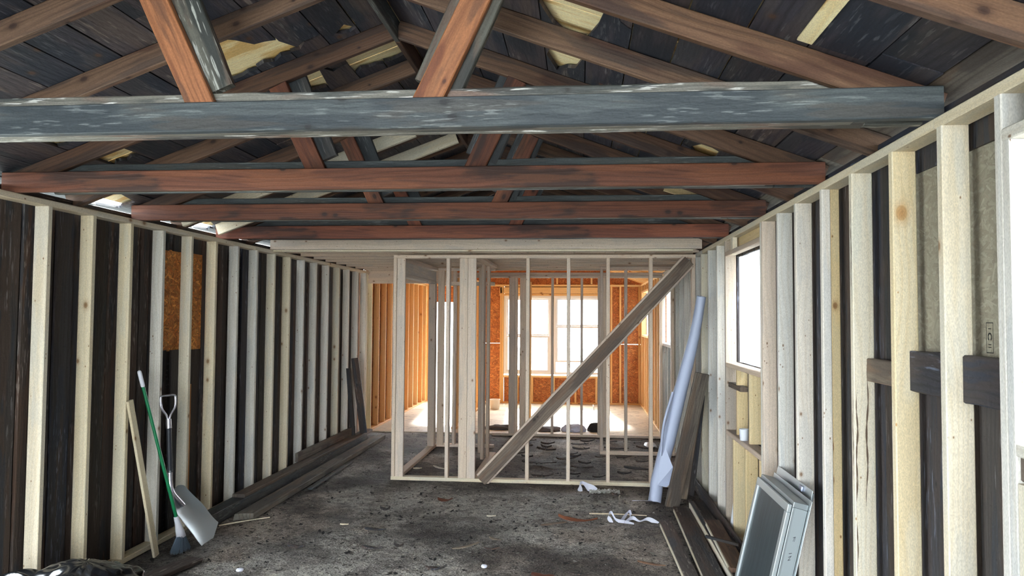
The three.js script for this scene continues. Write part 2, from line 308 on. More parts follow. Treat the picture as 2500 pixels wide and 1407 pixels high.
// studs at the end of the old wall, a daylight gap, then the new part
studZ(wallL, M.pineGrey, XL, -1, 10.66, 0.038, 2.391); studZ(wallL, M.pine, XL, -1, 10.72, 0.038, 2.391);
studZ(wallL, M.pineTan, XL, -1, 10.99, 0.038, 2.391, { tone: 0 });
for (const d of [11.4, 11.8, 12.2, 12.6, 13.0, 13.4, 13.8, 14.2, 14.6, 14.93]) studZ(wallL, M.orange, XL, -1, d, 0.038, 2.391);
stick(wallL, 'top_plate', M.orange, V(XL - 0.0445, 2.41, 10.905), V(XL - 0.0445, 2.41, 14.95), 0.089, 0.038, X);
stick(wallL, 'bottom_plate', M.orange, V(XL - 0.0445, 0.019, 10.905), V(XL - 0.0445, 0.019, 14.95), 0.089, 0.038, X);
const RYQ = Q(Y, Math.PI / 2);
for (const [a, b] of [[10.95, 12.4], [12.404, 13.7], [13.704, 14.95]]) add(wallL, 'sheathing_panel', sheetGeo(b - a, 2.5, 0.012, rnd(), rnd()), M.osbO[0], V(XL - 0.1, 1.25, (a + b) / 2).sub(wallL.position), RYQ);
// charred upright boards of the old wall; an orange sheet closes a former window
for (let d = 3.65; d < 10.88;) {
  const w = rr(0.075, 0.19), dd = Math.min(d + w, 10.92), mid = (d + dd) / 2, out = rnd() < 0.3 ? 0.0 : rr(0.03, 0.05);
  const x = XL - 0.096 - out, tone = Math.floor(rnd() * 5);
  if (mid > 5.47 && mid < 6.2) {
    stick(wallL, 'plank', M.char, V(x, 2.262, mid), V(x, 2.43, mid), w - 0.006, 0.02, Z, { rough: 0.004, tone });
    stick(wallL, 'plank', M.char, V(x, 0.0, mid), V(x, 1.462, mid), w - 0.006, 0.02, Z, { rough: 0.004, tone });
  } else stick(wallL, 'plank', M.char, V(x, 0.0, mid), V(x + rr(-0.004, 0.004), 2.43, mid), w - rr(0.004, 0.012), 0.02, Z, { rough: 0.004, tone });
  d = dd;
}
add(wallL, 'panel', sheetGeo(0.78, 0.82, 0.012, 0.2, 0.3), std(osbO, osbOb, 0.0012, 0.7, [1.55, 1.65, 1.35]), V(XL - 0.135, 1.862, 5.84).sub(wallL.position), RYQ, 'orange strand board panel closing a former window');
stick(wallL, 'plank', std(T.pine, woodBump, 0.0007, 0.7, [0.75, 0.36, 0.14]), V(XL - 0.125, 0.0, 5.96), V(XL - 0.125, 1.16, 5.96), 0.03, 0.02, Z, { label: 'narrow orange strip of clean wood' });
for (const [a, b] of [[3.64, 7.1], [7.104, 10.93]]) add(wallL, 'siding_panel', sheetGeo(b - a, 2.48, 0.02, 0, 0), M.char[3], V(XL - 0.18, 1.19, (a + b) / 2).sub(wallL.position), RYQ);
for (const yy of [2.445, 2.468]) for (const [a, b] of [[-4.1, 5.3], [5.304, 10.8]]) stick(wallL, 'old_plate', yy < 2.46 ? M.weather : M.char, V(XL - 0.09 - 0.02 + (yy > 2.46 ? -0.003 : 0), yy, a), V(XL - 0.11, yy, b), 0.04, 0.023, X, { rough: 0.003, tone: yy < 2.46 ? 3 : 4 });
// the doorway beside the camera: header over it, wall going on behind
stick(wallL, 'header', M.char, V(XL - 0.13, 2.25, 1.2), V(XL - 0.13, 2.25, 3.65), 0.36, 0.09, Y, { tone: 0 });
stick(wallL, 'jamb', M.char, V(XL - 0.13, 0.0, 3.665), V(XL - 0.13, 2.07, 3.665), 0.11, 0.04, X, { tone: 2, rough: 0.003 });
stick(wallL, 'threshold', M.pineTan, V(XL - 0.12, 0.012, 2.0), V(XL - 0.12, 0.012, 3.64), 0.16, 0.03, X, { tone: 0 });
add(wallL, 'siding_panel', sheetGeo(6.2, 2.55, 0.14, 0, 0), M.char[0], V(XL - 0.12, 1.225, -1.1).sub(wallL.position), RYQ);

// ---------------------------------------------------------------- right wall
const wallR = structure('wall_right', V(XR, 0, 7), 'right wall of new pale studs with two raw window openings over charred boards', 'wall');
const W1 = [5.056, 6.235, 1.385, 2.262], W0 = [1.2, 2.162, 1.40, 2.25], W2 = [9.96, 11.35, 1.385, 2.16], W3 = [13.3, 14.7, 1.43, 2.25];
[[2.586, M.pine, 0], [2.977, M.pineNear, 1], [3.404, M.pineNear, 0], [4.257, M.pineGrey, 2], [4.634, M.pineGrey, 0], [5.018, M.pinePink, 2], [5.056, M.pineGrey, 1], [6.647, M.pineGrey, 1], [7.089, M.pineGrey, 0], [7.493, M.pine, 3], [7.87, M.pineGrey, 0], [8.28, M.pineGrey, 3], [8.69, M.pineGrey, 1], [9.09, M.pineGrey, 0], [9.5, M.pineGrey, 3], [9.96, M.pineGrey, 2], [0.3, M.pine, 0], [0.75, M.pine, 0]].forEach(([d, m, t]) => studZ(wallR, m, XR, 1, d, 0.038, 2.391, { tone: t }));
stick(wallR, 'stud', M.pineGrey, V(XR + 0.021, 0.038, 3.79), V(XR + 0.021, 2.391, 3.79), 0.042, 0.038, X, { tone: 1 }); stick(wallR, 'stud', M.pineTan, V(XR + 0.065, 0.038, 3.796), V(XR + 0.065, 2.391, 3.796), 0.044, 0.038, X, { tone: 1 });
studZ(wallR, M.pineGrey, XR, 1, 2.239, 0.038, 2.391, { tone: 0 });                                     // king and trimmer of the near opening
studZ(wallR, M.pineGrey, XR, 1, 2.2, 0.038, 2.25, { tone: 0 });
stick(wallR, 'window_header', M.pineGrey, V(XR + 0.0445, 2.27, 1.16), V(XR + 0.0445, 2.27, 2.2), 0.089, 0.038, X, { tone: 3 });
stick(wallR, 'window_sill', M.pineGrey, V(XR + 0.05, 1.381, 1.16), V(XR + 0.05, 1.381, 2.162), 0.1, 0.038, X, { tone: 3 });
stick(wallR, 'window_sill', M.weather, V(XR + 0.04, 1.33, 1.2), V(XR + 0.04, 1.33, 2.16), 0.06, 0.07, X, { tone: 2 });
for (const d of [1.2, 1.62, 2.09]) studZ(wallR, M.pine, XR, 1, d, 2.29, 2.391, { name: 'cripple' });
for (const d of [1.24, 1.7, 2.16]) studZ(wallR, M.pine, XR, 1, d, 0.038, 1.29, { name: 'cripple', tone: 0 });
studZ(wallR, M.pineGrey, XR, 1, 1.2, 0.038, 2.391);
// far jambs, header, sill and cripples of the second opening
studZ(wallR, std(T.pine2, woodBump, 0.0003, 0.72, [0.66, 0.6, 0.54]), XR, 1, 6.273, 0.038, 2.391, { label: 'stud at the far side of the window, colour darkened against the daylight' });  // wood colour lowered here to offset the strong window daylight
stick(wallR, 'window_header', M.pinePink, V(XR + 0.03, 2.28, 5.056), V(XR + 0.03, 2.28, 6.235), 0.06, 0.038, X, { tone: 3 });
stick(wallR, 'window_header', M.pineTan, V(XR + 0.075, 2.35, 5.056), V(XR + 0.075, 2.35, 6.235), 0.1, 0.038, Y, { tone: 1 });
stick(wallR, 'cripple', M.pine, V(XR + 0.02, 2.26, 5.98), V(XR + 0.02, 2.391, 5.98), 0.09, 0.038, Z, { tone: 0 });
stick(wallR, 'window_sill', M.pinePink, V(XR + 0.0445, 1.366, 5.056), V(XR + 0.0445, 1.366, 6.235), 0.089, 0.038, X, { tone: 1 });
stick(wallR, 'window_sill', M.pinePink, V(XR + 0.0445, 0.81, 5.056), V(XR + 0.0445, 0.81, 6.235), 0.089, 0.038, X, { tone: 3 });
for (const [d, tn] of [[5.12, 0], [5.55, 2], [5.98, 1]]) { studZ(wallR, M.pineTan, XR + 0.03, 1, d, 0.829, 1.347, { name: 'cripple', tone: tn % 2 }); studZ(wallR, M.pineTan, XR, 1, d, 0.038, 0.791, { name: 'cripple', tone: (tn + 1) % 2 }); }
stick(wallR, 'block', M.weather, V(XR + 0.05, 1.2, 5.79), V(XR + 0.05, 1.2, 6.235), 0.06, 0.038, X, { tone: 1 });
// third and fourth openings, far away
for (const W of [W2, W3]) {
  const m = W === W2 ? M.pineGrey : M.orange;
  studZ(wallR, m, XR, 1, W[0], 0.038, 2.391); studZ(wallR, m, XR, 1, W[1] + 0.04, 0.038, 2.391);
  for (const y of [W[2] - 0.019, W[3] + 0.019]) stick(wallR, y < 2 ? 'window_sill' : 'window_header', m, V(XR + 0.0445, y, W[0]), V(XR + 0.0445, y, W[1]), 0.089, 0.038, X);
  for (let d = W[0] + 0.4; d < W[1]; d += 0.41) { studZ(wallR, m, XR, 1, d, 0.038, W[2] - 0.038, { name: 'cripple' }); studZ(wallR, m, XR, 1, d, W[3] + 0.038, 2.391, { name: 'cripple' }); }
}
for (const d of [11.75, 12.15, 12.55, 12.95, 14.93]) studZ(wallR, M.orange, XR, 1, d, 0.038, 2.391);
for (const [a, b, m] of [[-4.1, 2.6, M.pine], [2.604, 7.4, M.pine], [7.404, 10.9, M.pineGrey], [10.904, 14.95, M.orange]]) {
  stick(wallR, 'top_plate', m, V(XR + 0.0445, 2.41, a), V(XR + 0.0445, 2.41, b), 0.089, 0.038, X);
  stick(wallR, 'bottom_plate', m, V(XR + 0.0445, 0.019, a), V(XR + 0.0445, 0.019, b), 0.089, 0.038, X);
}
for (const yy of [2.445, 2.468]) for (const [a, b] of [[-4.1, 4.4], [4.404, 10.9]]) stick(wallR, 'old_plate', M.char, V(XR + 0.05 + 0.02, yy, a), V(XR + 0.07, yy, b), 0.04, 0.023, X, { rough: 0.003, tone: 2 });
// old boards behind, open where the windows are; grey sheet in the upper near part
const RXW = XR + 0.1;
for (let d = -4.1; d < 10.88;) {
  const w = rr(0.09, 0.2); let dd = Math.min(d + w, 10.9); for (const e of [1.2, 2.29, 3.02, 5.25, 6.32, 10.2, 10.9]) if (d < e - 0.001 && dd > e) dd = e; const mid = (d + dd) / 2, tone = [0, 2, 2, 3][Math.floor(rnd() * 4)], x = RXW + rr(0.012, 0.03);
  const spans = [];
  const hit = [[1.2, 2.29, W0], [5.25, 6.32, W1], [10.2, 10.95, W2]].find(([a, b]) => mid > a && mid < b)?.[2];
  if (hit) spans.push([0, hit[2]], [hit[3], 2.43]); else if (mid > 2.2 && mid < 3.02) spans.push([0, 1.62], [2.312, 2.43]); else spans.push([0, 2.43]);
  for (const [a, b] of spans) stick(wallR, 'plank', M.char, V(x, a, mid), V(x + rr(-0.003, 0.003), b, mid), dd - d - 0.005, 0.02, Z, { rough: 0.003, tone });
  d = dd;
}
add(wallR, 'panel', sheetGeo(0.86, 0.72, 0.012, 0.435, 0.415, 0.9), M.osbG[0], V(RXW + 0.02, 1.955, 2.6).sub(wallR.position), Q(Y, -Math.PI / 2), 'grey strand board panel with a black grade stamp');
for (const [a, b, t] of [[2.239, 2.548, 2], [2.586, 2.939, 2]]) stick(wallR, 'block', M.char, V(XR + 0.075, 1.545, a), V(XR + 0.075, 1.545, b), 0.155, 0.04, Y, { rough: 0.006, tone: t, label: 'charred block nailed between the studs' });
stick(wallR, 'block', M.weather, V(XR + 0.075, 1.52, 2.977), V(XR + 0.075, 1.52, 3.366), 0.1, 0.04, Y, { tone: 2, label: 'pale weathered block between the studs' });
// weather boarding outside, with the same openings
{
  const mat = M.char[3];
  const piece = (a, b, y0, y1) => add(wallR, 'siding_panel', sheetGeo(b - a, y1 - y0, 0.02), mat, V(XR + 0.15, (y0 + y1) / 2, (a + b) / 2).sub(wallR.position), RYQ);
  let d = -4.2;
  for (const [W, a, e] of [[W0, 1.2, 2.36], [W1, 5.3, 6.45], [W2, 10.3, 11.5]]) { piece(d, a, -0.05, 2.43); piece(a, e, -0.05, W[2] - 0.01); piece(a, e, W[3] + 0.02, 2.43); d = e; }
  const p2 = (a, b, y0, y1) => add(wallR, 'sheathing_panel', sheetGeo(b - a, y1 - y0, 0.012, rnd(), rnd()), M.osbO[0], V(XR + 0.1, (y0 + y1) / 2, (a + b) / 2).sub(wallR.position), RYQ);
  p2(11.36, 12.5, 0, 2.5); p2(12.504, W3[0], 0, 2.5); p2(W3[0], W3[1], 0, W3[2]); p2(W3[0], W3[1], W3[3], 2.5); p2(W3[1], 15, 0, 2.5);
}

// ---------------------------------------------------------------- far wall with its twin window and a doorway
const wallB = structure('wall_back', V(-1, 0, DB), 'far wall of orange strand board and studs around a twin window', 'wall');
const FW = [-1.57, 0.43, 0.6, 2.2], FD = [-3.02, -2.15, 0.0, 2.06];
{
  const m = M.orange;
  for (const x of [-2.13, -1.65, -1.61, 0.432, 0.47, 0.6, 0.78, 1.16, -3.18, -3.06]) studX(wallB, m, x, DB, 0.038, 2.391);
  for (const x of [-1.3, -1.0, -0.56, -0.12, 0.3]) { studX(wallB, m, x, DB, 0.038, 0.53, { name: 'cripple' }); }
  for (const x of [-1.2, -0.5, 0.2]) studX(wallB, m, x, DB, 2.44, 2.6, { name: 'cripple' });
  stick(wallB, 'window_sill', m, V(-1.58, 0.55, DB + 0.045), V(0.44, 0.55, DB + 0.045), 0.089, 0.038, Z, { tone: 2 });
  stick(wallB, 'window_header', m, V(-1.66, 2.31, DB + 0.02), V(0.5, 2.31, DB + 0.02), 0.13, 0.04, Y, { tone: 2 });
  stick(wallB, 'window_header', m, V(-1.66, 2.22, DB + 0.045), V(0.5, 2.22, DB + 0.045), 0.038, 0.089, Y, { tone: 0 });
  for (const y of [2.41, 2.62]) stick(wallB, 'top_plate', m, V(-3.27, y, DB + 0.045), V(1.29, y, DB + 0.045), 0.089, 0.038, Z);
  stick(wallB, 'bottom_plate', m, V(-2.14, 0.019, DB + 0.045), V(1.29, 0.019, DB + 0.045), 0.089, 0.038, Z, { tone: 1 });
  const x = M.osbO;
  const p = (x0, x1, y0, y1) => add(wallB, 'sheathing_panel', sheetGeo(x1 - x0 - 0.003, y1 - y0 - 0.003, 0.012, rnd(), rnd()), x[0], V((x0 + x1) / 2, (y0 + y1) / 2, DB + 0.096).sub(wallB.position));
  p(-3.29, FD[0], 0, 2.43); p(FD[0], FD[1], FD[3], 2.43); p(FD[1], FW[0], 0, 1.22); p(FD[1], FW[0], 1.223, 2.43);
  p(FW[0], -0.56, 0, FW[2] - 0.02); p(-0.56, FW[1], 0, FW[2] - 0.02); p(FW[0], FW[1], FW[3], 2.43); p(FW[1], 1.31, 0, 1.22); p(FW[1], 1.31, 1.223, 2.43);
  // gable above
  const s = new THREE.Shape(); s.moveTo(-3.3, 2.43); s.lineTo(1.3, 2.43); s.lineTo(1.3, roofY(1.3) - 0.02); s.lineTo(RX, roofY(RX) - 0.02); s.lineTo(-3.3, roofY(-3.3) - 0.02); s.closePath();
  const g = new THREE.ExtrudeGeometry(s, { depth: 0.012, bevelEnabled: false }); const uv = g.attributes.uv; for (let i = 0; i < uv.count; i++) uv.setXY(i, uv.getX(i) / 1.2, uv.getY(i) / 1.2);
  add(wallB, 'sheathing_panel', g, x[1], new THREE.Vector3(1, 0, -0.1));
}
{
  const w = structure('window_1', V((FW[0] + FW[1]) / 2, FW[2], DB + 0.06), 'white twin sash window in the far orange wall', 'window');
  const vin = new THREE.MeshStandardMaterial({ color: srgb(0.9, 0.89, 0.88), roughness: 0.45 });
  const glass = new THREE.MeshPhysicalMaterial({ color: 0xffffff, transmission: 1, thickness: 0, roughness: 0, ior: 1.5 });
  const W = FW[1] - FW[0], H = FW[3] - FW[2], bar = (n, x0, x1, y0, y1, z, t) => add(w, n, new RoundedBoxGeometry(x1 - x0, y1 - y0, t, 1, 0.004), vin, new THREE.Vector3((x0 + x1) / 2, (y0 + y1) / 2, z));
  bar('frame', -W / 2, W / 2, 0, 0.05, 0, 0.08); bar('frame', -W / 2, W / 2, H - 0.05, H, 0, 0.08); bar('frame', -W / 2, -W / 2 + 0.05, 0.05, H - 0.05, 0, 0.08); bar('frame', W / 2 - 0.05, W / 2, 0.05, H - 0.05, 0, 0.08); bar('mullion', -0.07, 0.07, 0.05, H - 0.05, 0.005, 0.08);
  for (const [a, b, mid] of [[-W / 2 + 0.05, -0.07, 0.78], [0.07, W / 2 - 0.05, 0.98]]) for (const [y0, y1, z] of [[0.05, mid, 0.01], [mid, H - 0.05, -0.02]]) {
    const lift = mid > 0.9 && y0 < 0.1 ? 0.2 : 0;        // the right lower sash stands raised
    const s = bar('sash', a, b, y0 + lift, y0 + lift + 0.035, z, 0.03), o = s.position;
    const sub = (x0, x1, q0, q1) => { const m = add(s, 'rail', new RoundedBoxGeometry(x1 - x0, q1 - q0, 0.03, 1, 0.003), vin, new THREE.Vector3((x0 + x1) / 2, (q0 + q1) / 2, z).sub(o)); return m; };
    sub(a, b, y1 - 0.035, y1); sub(a, a + 0.035, y0 + lift + 0.035, y1 - 0.035); sub(b - 0.035, b, y0 + lift + 0.035, y1 - 0.035);
    add(s, 'pane', new THREE.PlaneGeometry(b - a - 0.07, y1 - y0 - lift - 0.07), glass, new THREE.Vector3((a + b) / 2, (y0 + lift + y1) / 2, z).sub(o));
  }
}
// wall behind the camera, with a wide opening through which the daylight comes
{
  const w = structure('wall_front', V(-1, 0, DF), 'charred wall behind the camera with a wide opening', 'wall');
  const p = (x0, x1, y0, y1) => add(w, 'siding_panel', sheetGeo(x1 - x0, y1 - y0, 0.12), M.char[0], V((x0 + x1) / 2, (y0 + y1) / 2, DF).sub(w.position));
  p(-3.4, -3.1, -0.05, 2.5); p(1.1, 1.4, -0.05, 2.5);
}

// ---------------------------------------------------------------- roof: boards, rafters, deck
const roof = structure('roof', V(RX, RTOP, 6), 'dark scorched board roof on brown rafters with burnt holes', 'roof');
// burnt holes seen from below: [side, [x, d] corners]
const HOLES = [
  [-1, [[-1.9, 3.42], [-1.74, 3.36], [-1.66, 3.56], [-1.55, 3.62], [-1.5, 3.8], [-1.95, 3.82]]],
  [-1, [[-1.4, 3.92], [-1.02, 3.9], [-1.02, 4.36], [-1.4, 4.3]]],
  [-1, [[-1.64, 3.98], [-1.5, 3.98], [-1.56, 4.36], [-1.7, 4.3]]],
  [1, [[-0.13, 2.7], [0.12, 2.7], [0.05, 3.2], [-0.04, 3.3], [-0.13, 3.18]]],
  [1, [[-0.14, 3.4], [0.04, 3.4], [-0.02, 3.66], [-0.1, 3.75], [-0.14, 3.88]]],
  [1, [[0.745, 1.9], [0.8, 1.9], [0.8, 2.58], [0.745, 2.58]]],
  [-1, [[-2.95, 3.6], [-2.74, 3.6], [-2.74, 3.78], [-2.95, 3.78]]],
  [-1, [[-2.9, 3.96], [-2.7, 3.96], [-2.7, 4.3], [-2.9, 4.26]]],
  [-1, [[-1.3, 3.72], [-1.22, 3.72], [-1.22, 3.8], [-1.3, 3.8]]],
  [1, [[0.66, 4.26], [0.8, 4.26], [0.8, 4.5], [0.66, 4.5]]],
  [-1, [[-3.34, 4.5], [-3.2, 4.5], [-3.2, 4.98], [-3.34, 4.98]]],
  [-1, [[-3.34, 5.84], [-3.22, 5.84], [-3.22, 6.25], [-3.34, 6.25]]],
];
const inside = (x, d, poly) => { let c = false; for (let i = 0, j = poly.length - 1; i < poly.length; j = i++) { const [a, b] = poly[i], [e, f] = poly[j]; if ((b > d) !== (f > d) && x < (e - a) * (d - b) / (f - b) + a) c = !c; } return c; };
{
  const th = 0.02, K = 4;
  function plank(side, t0, t1, dA, dB) {                  // dA, dB: K+1 depths at the two ends, t = horizontal distance from the ridge
    const pos = [], uv = [], idx = [], u0 = rnd(), v0 = rnd(), sag = rr(-0.003, 0.003);
    const at = (k, d, up) => { const t = t0 + (t1 - t0) * k / K; return [RX + side * (t + PITCH * up / SL), RTOP - PITCH * t + up / SL + sag, -d]; };
    const quad = (a, b, c, d, uvs) => { const n = pos.length / 3; for (const p of [a, b, c, d]) pos.push(p[0] - RX, p[1] - RTOP, p[2] + 6); uv.push(...uvs.flat()); idx.push(n, n + 1, n + 2, n, n + 2, n + 3); };
    const U = (d, k) => [u0 + d / TEXL, v0 + (t1 - t0) * k / K / TEXW];
    for (let k = 0; k < K; k++) {
      quad(at(k, dA[k], 0), at(k + 1, dA[k + 1], 0), at(k + 1, dB[k + 1], 0), at(k, dB[k], 0), [U(dA[k], k), U(dA[k + 1], k + 1), U(dB[k + 1], k + 1), U(dB[k], k)]);
      quad(at(k, dA[k], th), at(k, dB[k], th), at(k + 1, dB[k + 1], th), at(k + 1, dA[k + 1], th), [U(dA[k], k), U(dB[k], k), U(dB[k + 1], k + 1), U(dA[k + 1], k + 1)]);
      for (const [E] of [[dA], [dB]]) quad(at(k, E[k], 0), at(k, E[k], th), at(k + 1, E[k + 1], th), at(k + 1, E[k + 1], 0), [U(0, k), U(th, k), U(th, k + 1), U(0, k + 1)]);
    }
    for (const k of [0, K]) quad(at(k, dA[k], 0), at(k, dB[k], 0), at(k, dB[k], th), at(k, dA[k], th), [U(dA[k], k), U(dB[k], k), U(dB[k], k + 0.4), U(dA[k], k + 0.4)]);
    const g = new THREE.BufferGeometry(); g.setAttribute('position', new THREE.Float32BufferAttribute(pos, 3)); g.setAttribute('uv', new THREE.Float32BufferAttribute(uv, 2)); g.setIndex(idx); g.computeVertexNormals();
    const pick = Math.floor(rnd() * 5); add(roof, 'plank', g, t1 > 2.3 && side > 0 ? M.weather[pick % 3] : M.roof[pick]);
  }
  for (const side of [-1, 1]) {
    let t = 0.015; const end = 2.36;
    while (t < end - 0.03) {
      const w = Math.min(rr(0.17, 0.215), end - t), t0 = t + 0.003, t1 = t + w - 0.003;
      let d = -4.3; const joints = []; let jd = rr(0.6, 3.4); while (jd < 10.6) { joints.push(jd); jd += rr(2.2, 3.8); } joints.push(11.0);
      // break the course at the burnt holes
      const cuts = [];
      for (const [s, poly] of HOLES) if (s === side) {
        const a = [], b = []; let any = 0;
        for (let k = 0; k <= K; k++) { const x = RX + side * (t0 + (t1 - t0) * k / K); let lo = 1e9, hi = -1e9; for (let q = 1.8; q < 6.6; q += 0.01) if (inside(x, q, poly)) { lo = Math.min(lo, q); hi = Math.max(hi, q); } if (hi > lo) any++; a.push(lo); b.push(hi); }
        if (!any) continue;
        const fa = Math.min(...a), fb = Math.max(...b), m = (fa + fb) / 2;
        if (any < 2) continue;
        cuts.push([a.map((q) => (q > 1e8 ? m - 0.002 : q) + rr(-0.03, 0.03)), b.map((q) => (q < 0 ? m + 0.002 : q) + rr(-0.03, 0.03))]);
      }
      cuts.sort((p, q) => p[0][0] - q[0][0]);
      let from = Array(K + 1).fill(d);
      const stops = [...joints.map((j) => ({ j, d: j })), ...cuts.map((c) => ({ c, d: Math.min(...c[0]) }))].sort((p, q) => p.d - q.d);
      for (const s of stops) {
        if (s.c) { if (Math.min(...s.c[0]) > Math.max(...from) + 0.03) plank(side, t0, t1, from, s.c[0]); from = s.c[1]; }
        else { if (s.j < Math.max(...from) + 0.25) continue; plank(side, t0, t1, from, Array(K + 1).fill(s.j - 0.0015)); from = Array(K + 1).fill(s.j + 0.0015); }
      }
      t += w;
    }
    // new pale deck over the old boards, in sheets
    for (let d = -4.3; d < 15; d += 1.222) for (const [a, b] of [[-0.025, 1.2], [1.203, 2.29]]) {
      const far = d > 10.4, len = Math.min(1.219, 15.1 - d), tm = (a + b) / 2, up = far ? 0.006 : 0.034;
      const g = new THREE.BoxGeometry((b - a) * SL, 0.012, len); const uv = g.attributes.uv; for (let i = 0; i < uv.count; i++) uv.setXY(i, uv.getX(i) * 0.5, uv.getY(i) * 2.2);
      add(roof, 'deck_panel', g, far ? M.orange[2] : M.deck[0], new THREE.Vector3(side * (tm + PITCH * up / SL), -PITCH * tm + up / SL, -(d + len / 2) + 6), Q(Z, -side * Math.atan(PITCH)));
    }
  }
  // rafters between the trusses, lower face 10.7 cm under the boards
  const rafter = (side, d, mat, o = {}) => { const e = o.end ?? 2.3, s = o.start ?? 0.02, c = 0.0535; stick(roof, o.name ?? 'rafter', mat, V(RX + side * s, RTOP - PITCH * s - c, d + 0.019), V(RX + side * e, RTOP - PITCH * e - c, d + 0.019), 0.1, 0.038, Y, { rough: o.rough ?? 0.002, tone: o.tone }); };
  rafter(1, 2.0, M.brown, { tone: 2 }); rafter(-1, 2.0, M.brown, { tone: 1 });
  for (const [d, a, b] of [[3.2, 0, 0], [4.42, 1, 3], [5.64, 1, 1], [6.88, 3, 1]]) { rafter(-1, d, M.brown, { tone: a }); rafter(1, d, M.brown, { tone: b }); }
  for (const d of [-3, -1.8, -0.5, 0.75, 7.6, 8.2, 8.8, 9.4, 10.0, 10.6]) for (const s of [-1, 1]) rafter(s, d, M.brown, { tone: 1 });
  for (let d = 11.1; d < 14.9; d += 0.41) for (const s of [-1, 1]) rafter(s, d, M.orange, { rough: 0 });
  // clean new rafters fixed beside the old ones on the left slope
  rafter(-1, 5.595, M.pine, { tone: 0, start: 0.3, end: 2.2, rough: 0, name: 'new_rafter' }); rafter(-1, 6.18, M.pine, { tone: 0, start: 0.06, end: 2.2, rough: 0, name: 'new_rafter' });
  stick(roof, 'patch_strip', M.deck, V(0.772, roofY(0.772) - 0.008, 1.6), V(0.772, roofY(0.772) - 0.008, 2.585), 0.055, 0.012, new THREE.Vector3(1, -PITCH, 0), { tone: 0, label: 'clean yellowish strip between the dark roof boards' });
  stick(roof, 'ridge_board', M.grey, V(RX, 3.31, -4.1), V(RX, 3.31, 3.9), 0.11, 0.03, Y, { tone: 2, rough: 0.003 });
  stick(roof, 'ridge_board', M.brown, V(RX, 3.31, 3.905), V(RX, 3.31, 14.9), 0.11, 0.03, Y, { tone: 3 });
}

// ---------------------------------------------------------------- trusses
function truss(d, label, c) {
  const g = group('roof_truss', V(RX, 2.43, d), label, 'roof truss', { group: 'old roof trusses across the room' });
  const xa = -3.26, xb = 1.235, o = { rough: 0.003 };
  stick(g, 'tie_beam', c.face, V(xa, 2.43 + 0.0565, d + 0.019), V(xb, 2.43 + 0.0565, d + 0.019), 0.113, 0.038, Y, { ...o, tone: c.faceTone, rough: 0.002 });
  stick(g, 'tie_beam', c.mid, V(-2.95, 2.43 + 0.042, d + 0.059), V(0.95, 2.43 + 0.042, d + 0.059), 0.08, 0.038, Y, { ...o, tone: c.midTone });
  stick(g, 'tie_beam', c.strip, V(-3.0, 2.43 + 0.084, d + 0.099), V(1.0, 2.43 + 0.084, d + 0.099), 0.168, 0.038, Y, { rough: 0.006, tone: c.stripTone });
  stick(g, 'tie_beam', c.strip, V(1.003, 2.43 + 0.045, d + 0.099), V(1.2, 2.43 + 0.045, d + 0.099), 0.09, 0.038, Y, { rough: 0.003, tone: c.stripTone });
  for (const s of [-1, 1]) {
    stick(g, 'rafter', c.rafter, V(RX + s * 0.01, RTOP - 0.0535 - PITCH * 0.01, d + 0.058), V(RX + s * 2.26, RTOP - 0.0535 - PITCH * 2.26, d + 0.058), 0.1, 0.038, Y, { ...o, tone: c.rafterTone[(s + 1) / 2] });
    // struts lean out from the tie, square to the rafters: a brown one in front, a wider grey one behind
    const x0 = RX + s * 0.425, x1 = RX + s * 0.665, yt = roofY(x1) - 0.11;
    stick(g, 'strut', c.strut, V(x0, 2.513, d + 0.058), V(x1, yt, d + 0.058), 0.105, 0.037, X, { ...o, tone: c.strutTone });
    stick(g, 'strut', c.back, V(x0 + 0.025 + s * 0.02, 2.6, d + 0.099), V(x1 + 0.03, roofY(x1) - 0.01, d + 0.099), 0.185, 0.037, X, { ...o, tone: c.backTone });
  }
  return g;
}
truss(2.6, 'nearest roof truss, charred blue grey tie beam with a flaking strip and orange brown struts', { face: M.grey, faceTone: 1, mid: M.flake, midTone: 0, strip: M.flake, stripTone: 0, rafter: M.brown, rafterTone: [0, 2], strut: [std(T.brown, woodBump, 0.001, 0.62, [2.5, 1.7, 1.15])], strutTone: 0, back: M.flake, backTone: 1 });
truss(3.82, 'second roof truss from the front, clean red brown tie beam under a dark grey strip', { face: M.red, faceTone: 0, mid: M.flake, midTone: 1, strip: M.grey, stripTone: 2, rafter: M.brown, rafterTone: [3, 1], strut: M.red, strutTone: 1, back: M.grey, backTone: 3 });
truss(5.02, 'third roof truss from the front, dark brown tie beam blackened at its right end', { face: M.red, faceTone: 1, mid: M.flake, midTone: 1, strip: M.grey, stripTone: 2, rafter: M.brown, rafterTone: [3, 3], strut: M.red, strutTone: 0, back: M.grey, backTone: 3 });
truss(6.26, 'farthest roof truss, reddish tie beam right above the new pale beam', { face: M.red, faceTone: 2, mid: M.flake, midTone: 1, strip: M.grey, stripTone: 3, rafter: M.brown, rafterTone: [3, 3], strut: M.red, strutTone: 2, back: M.grey, backTone: 3 });

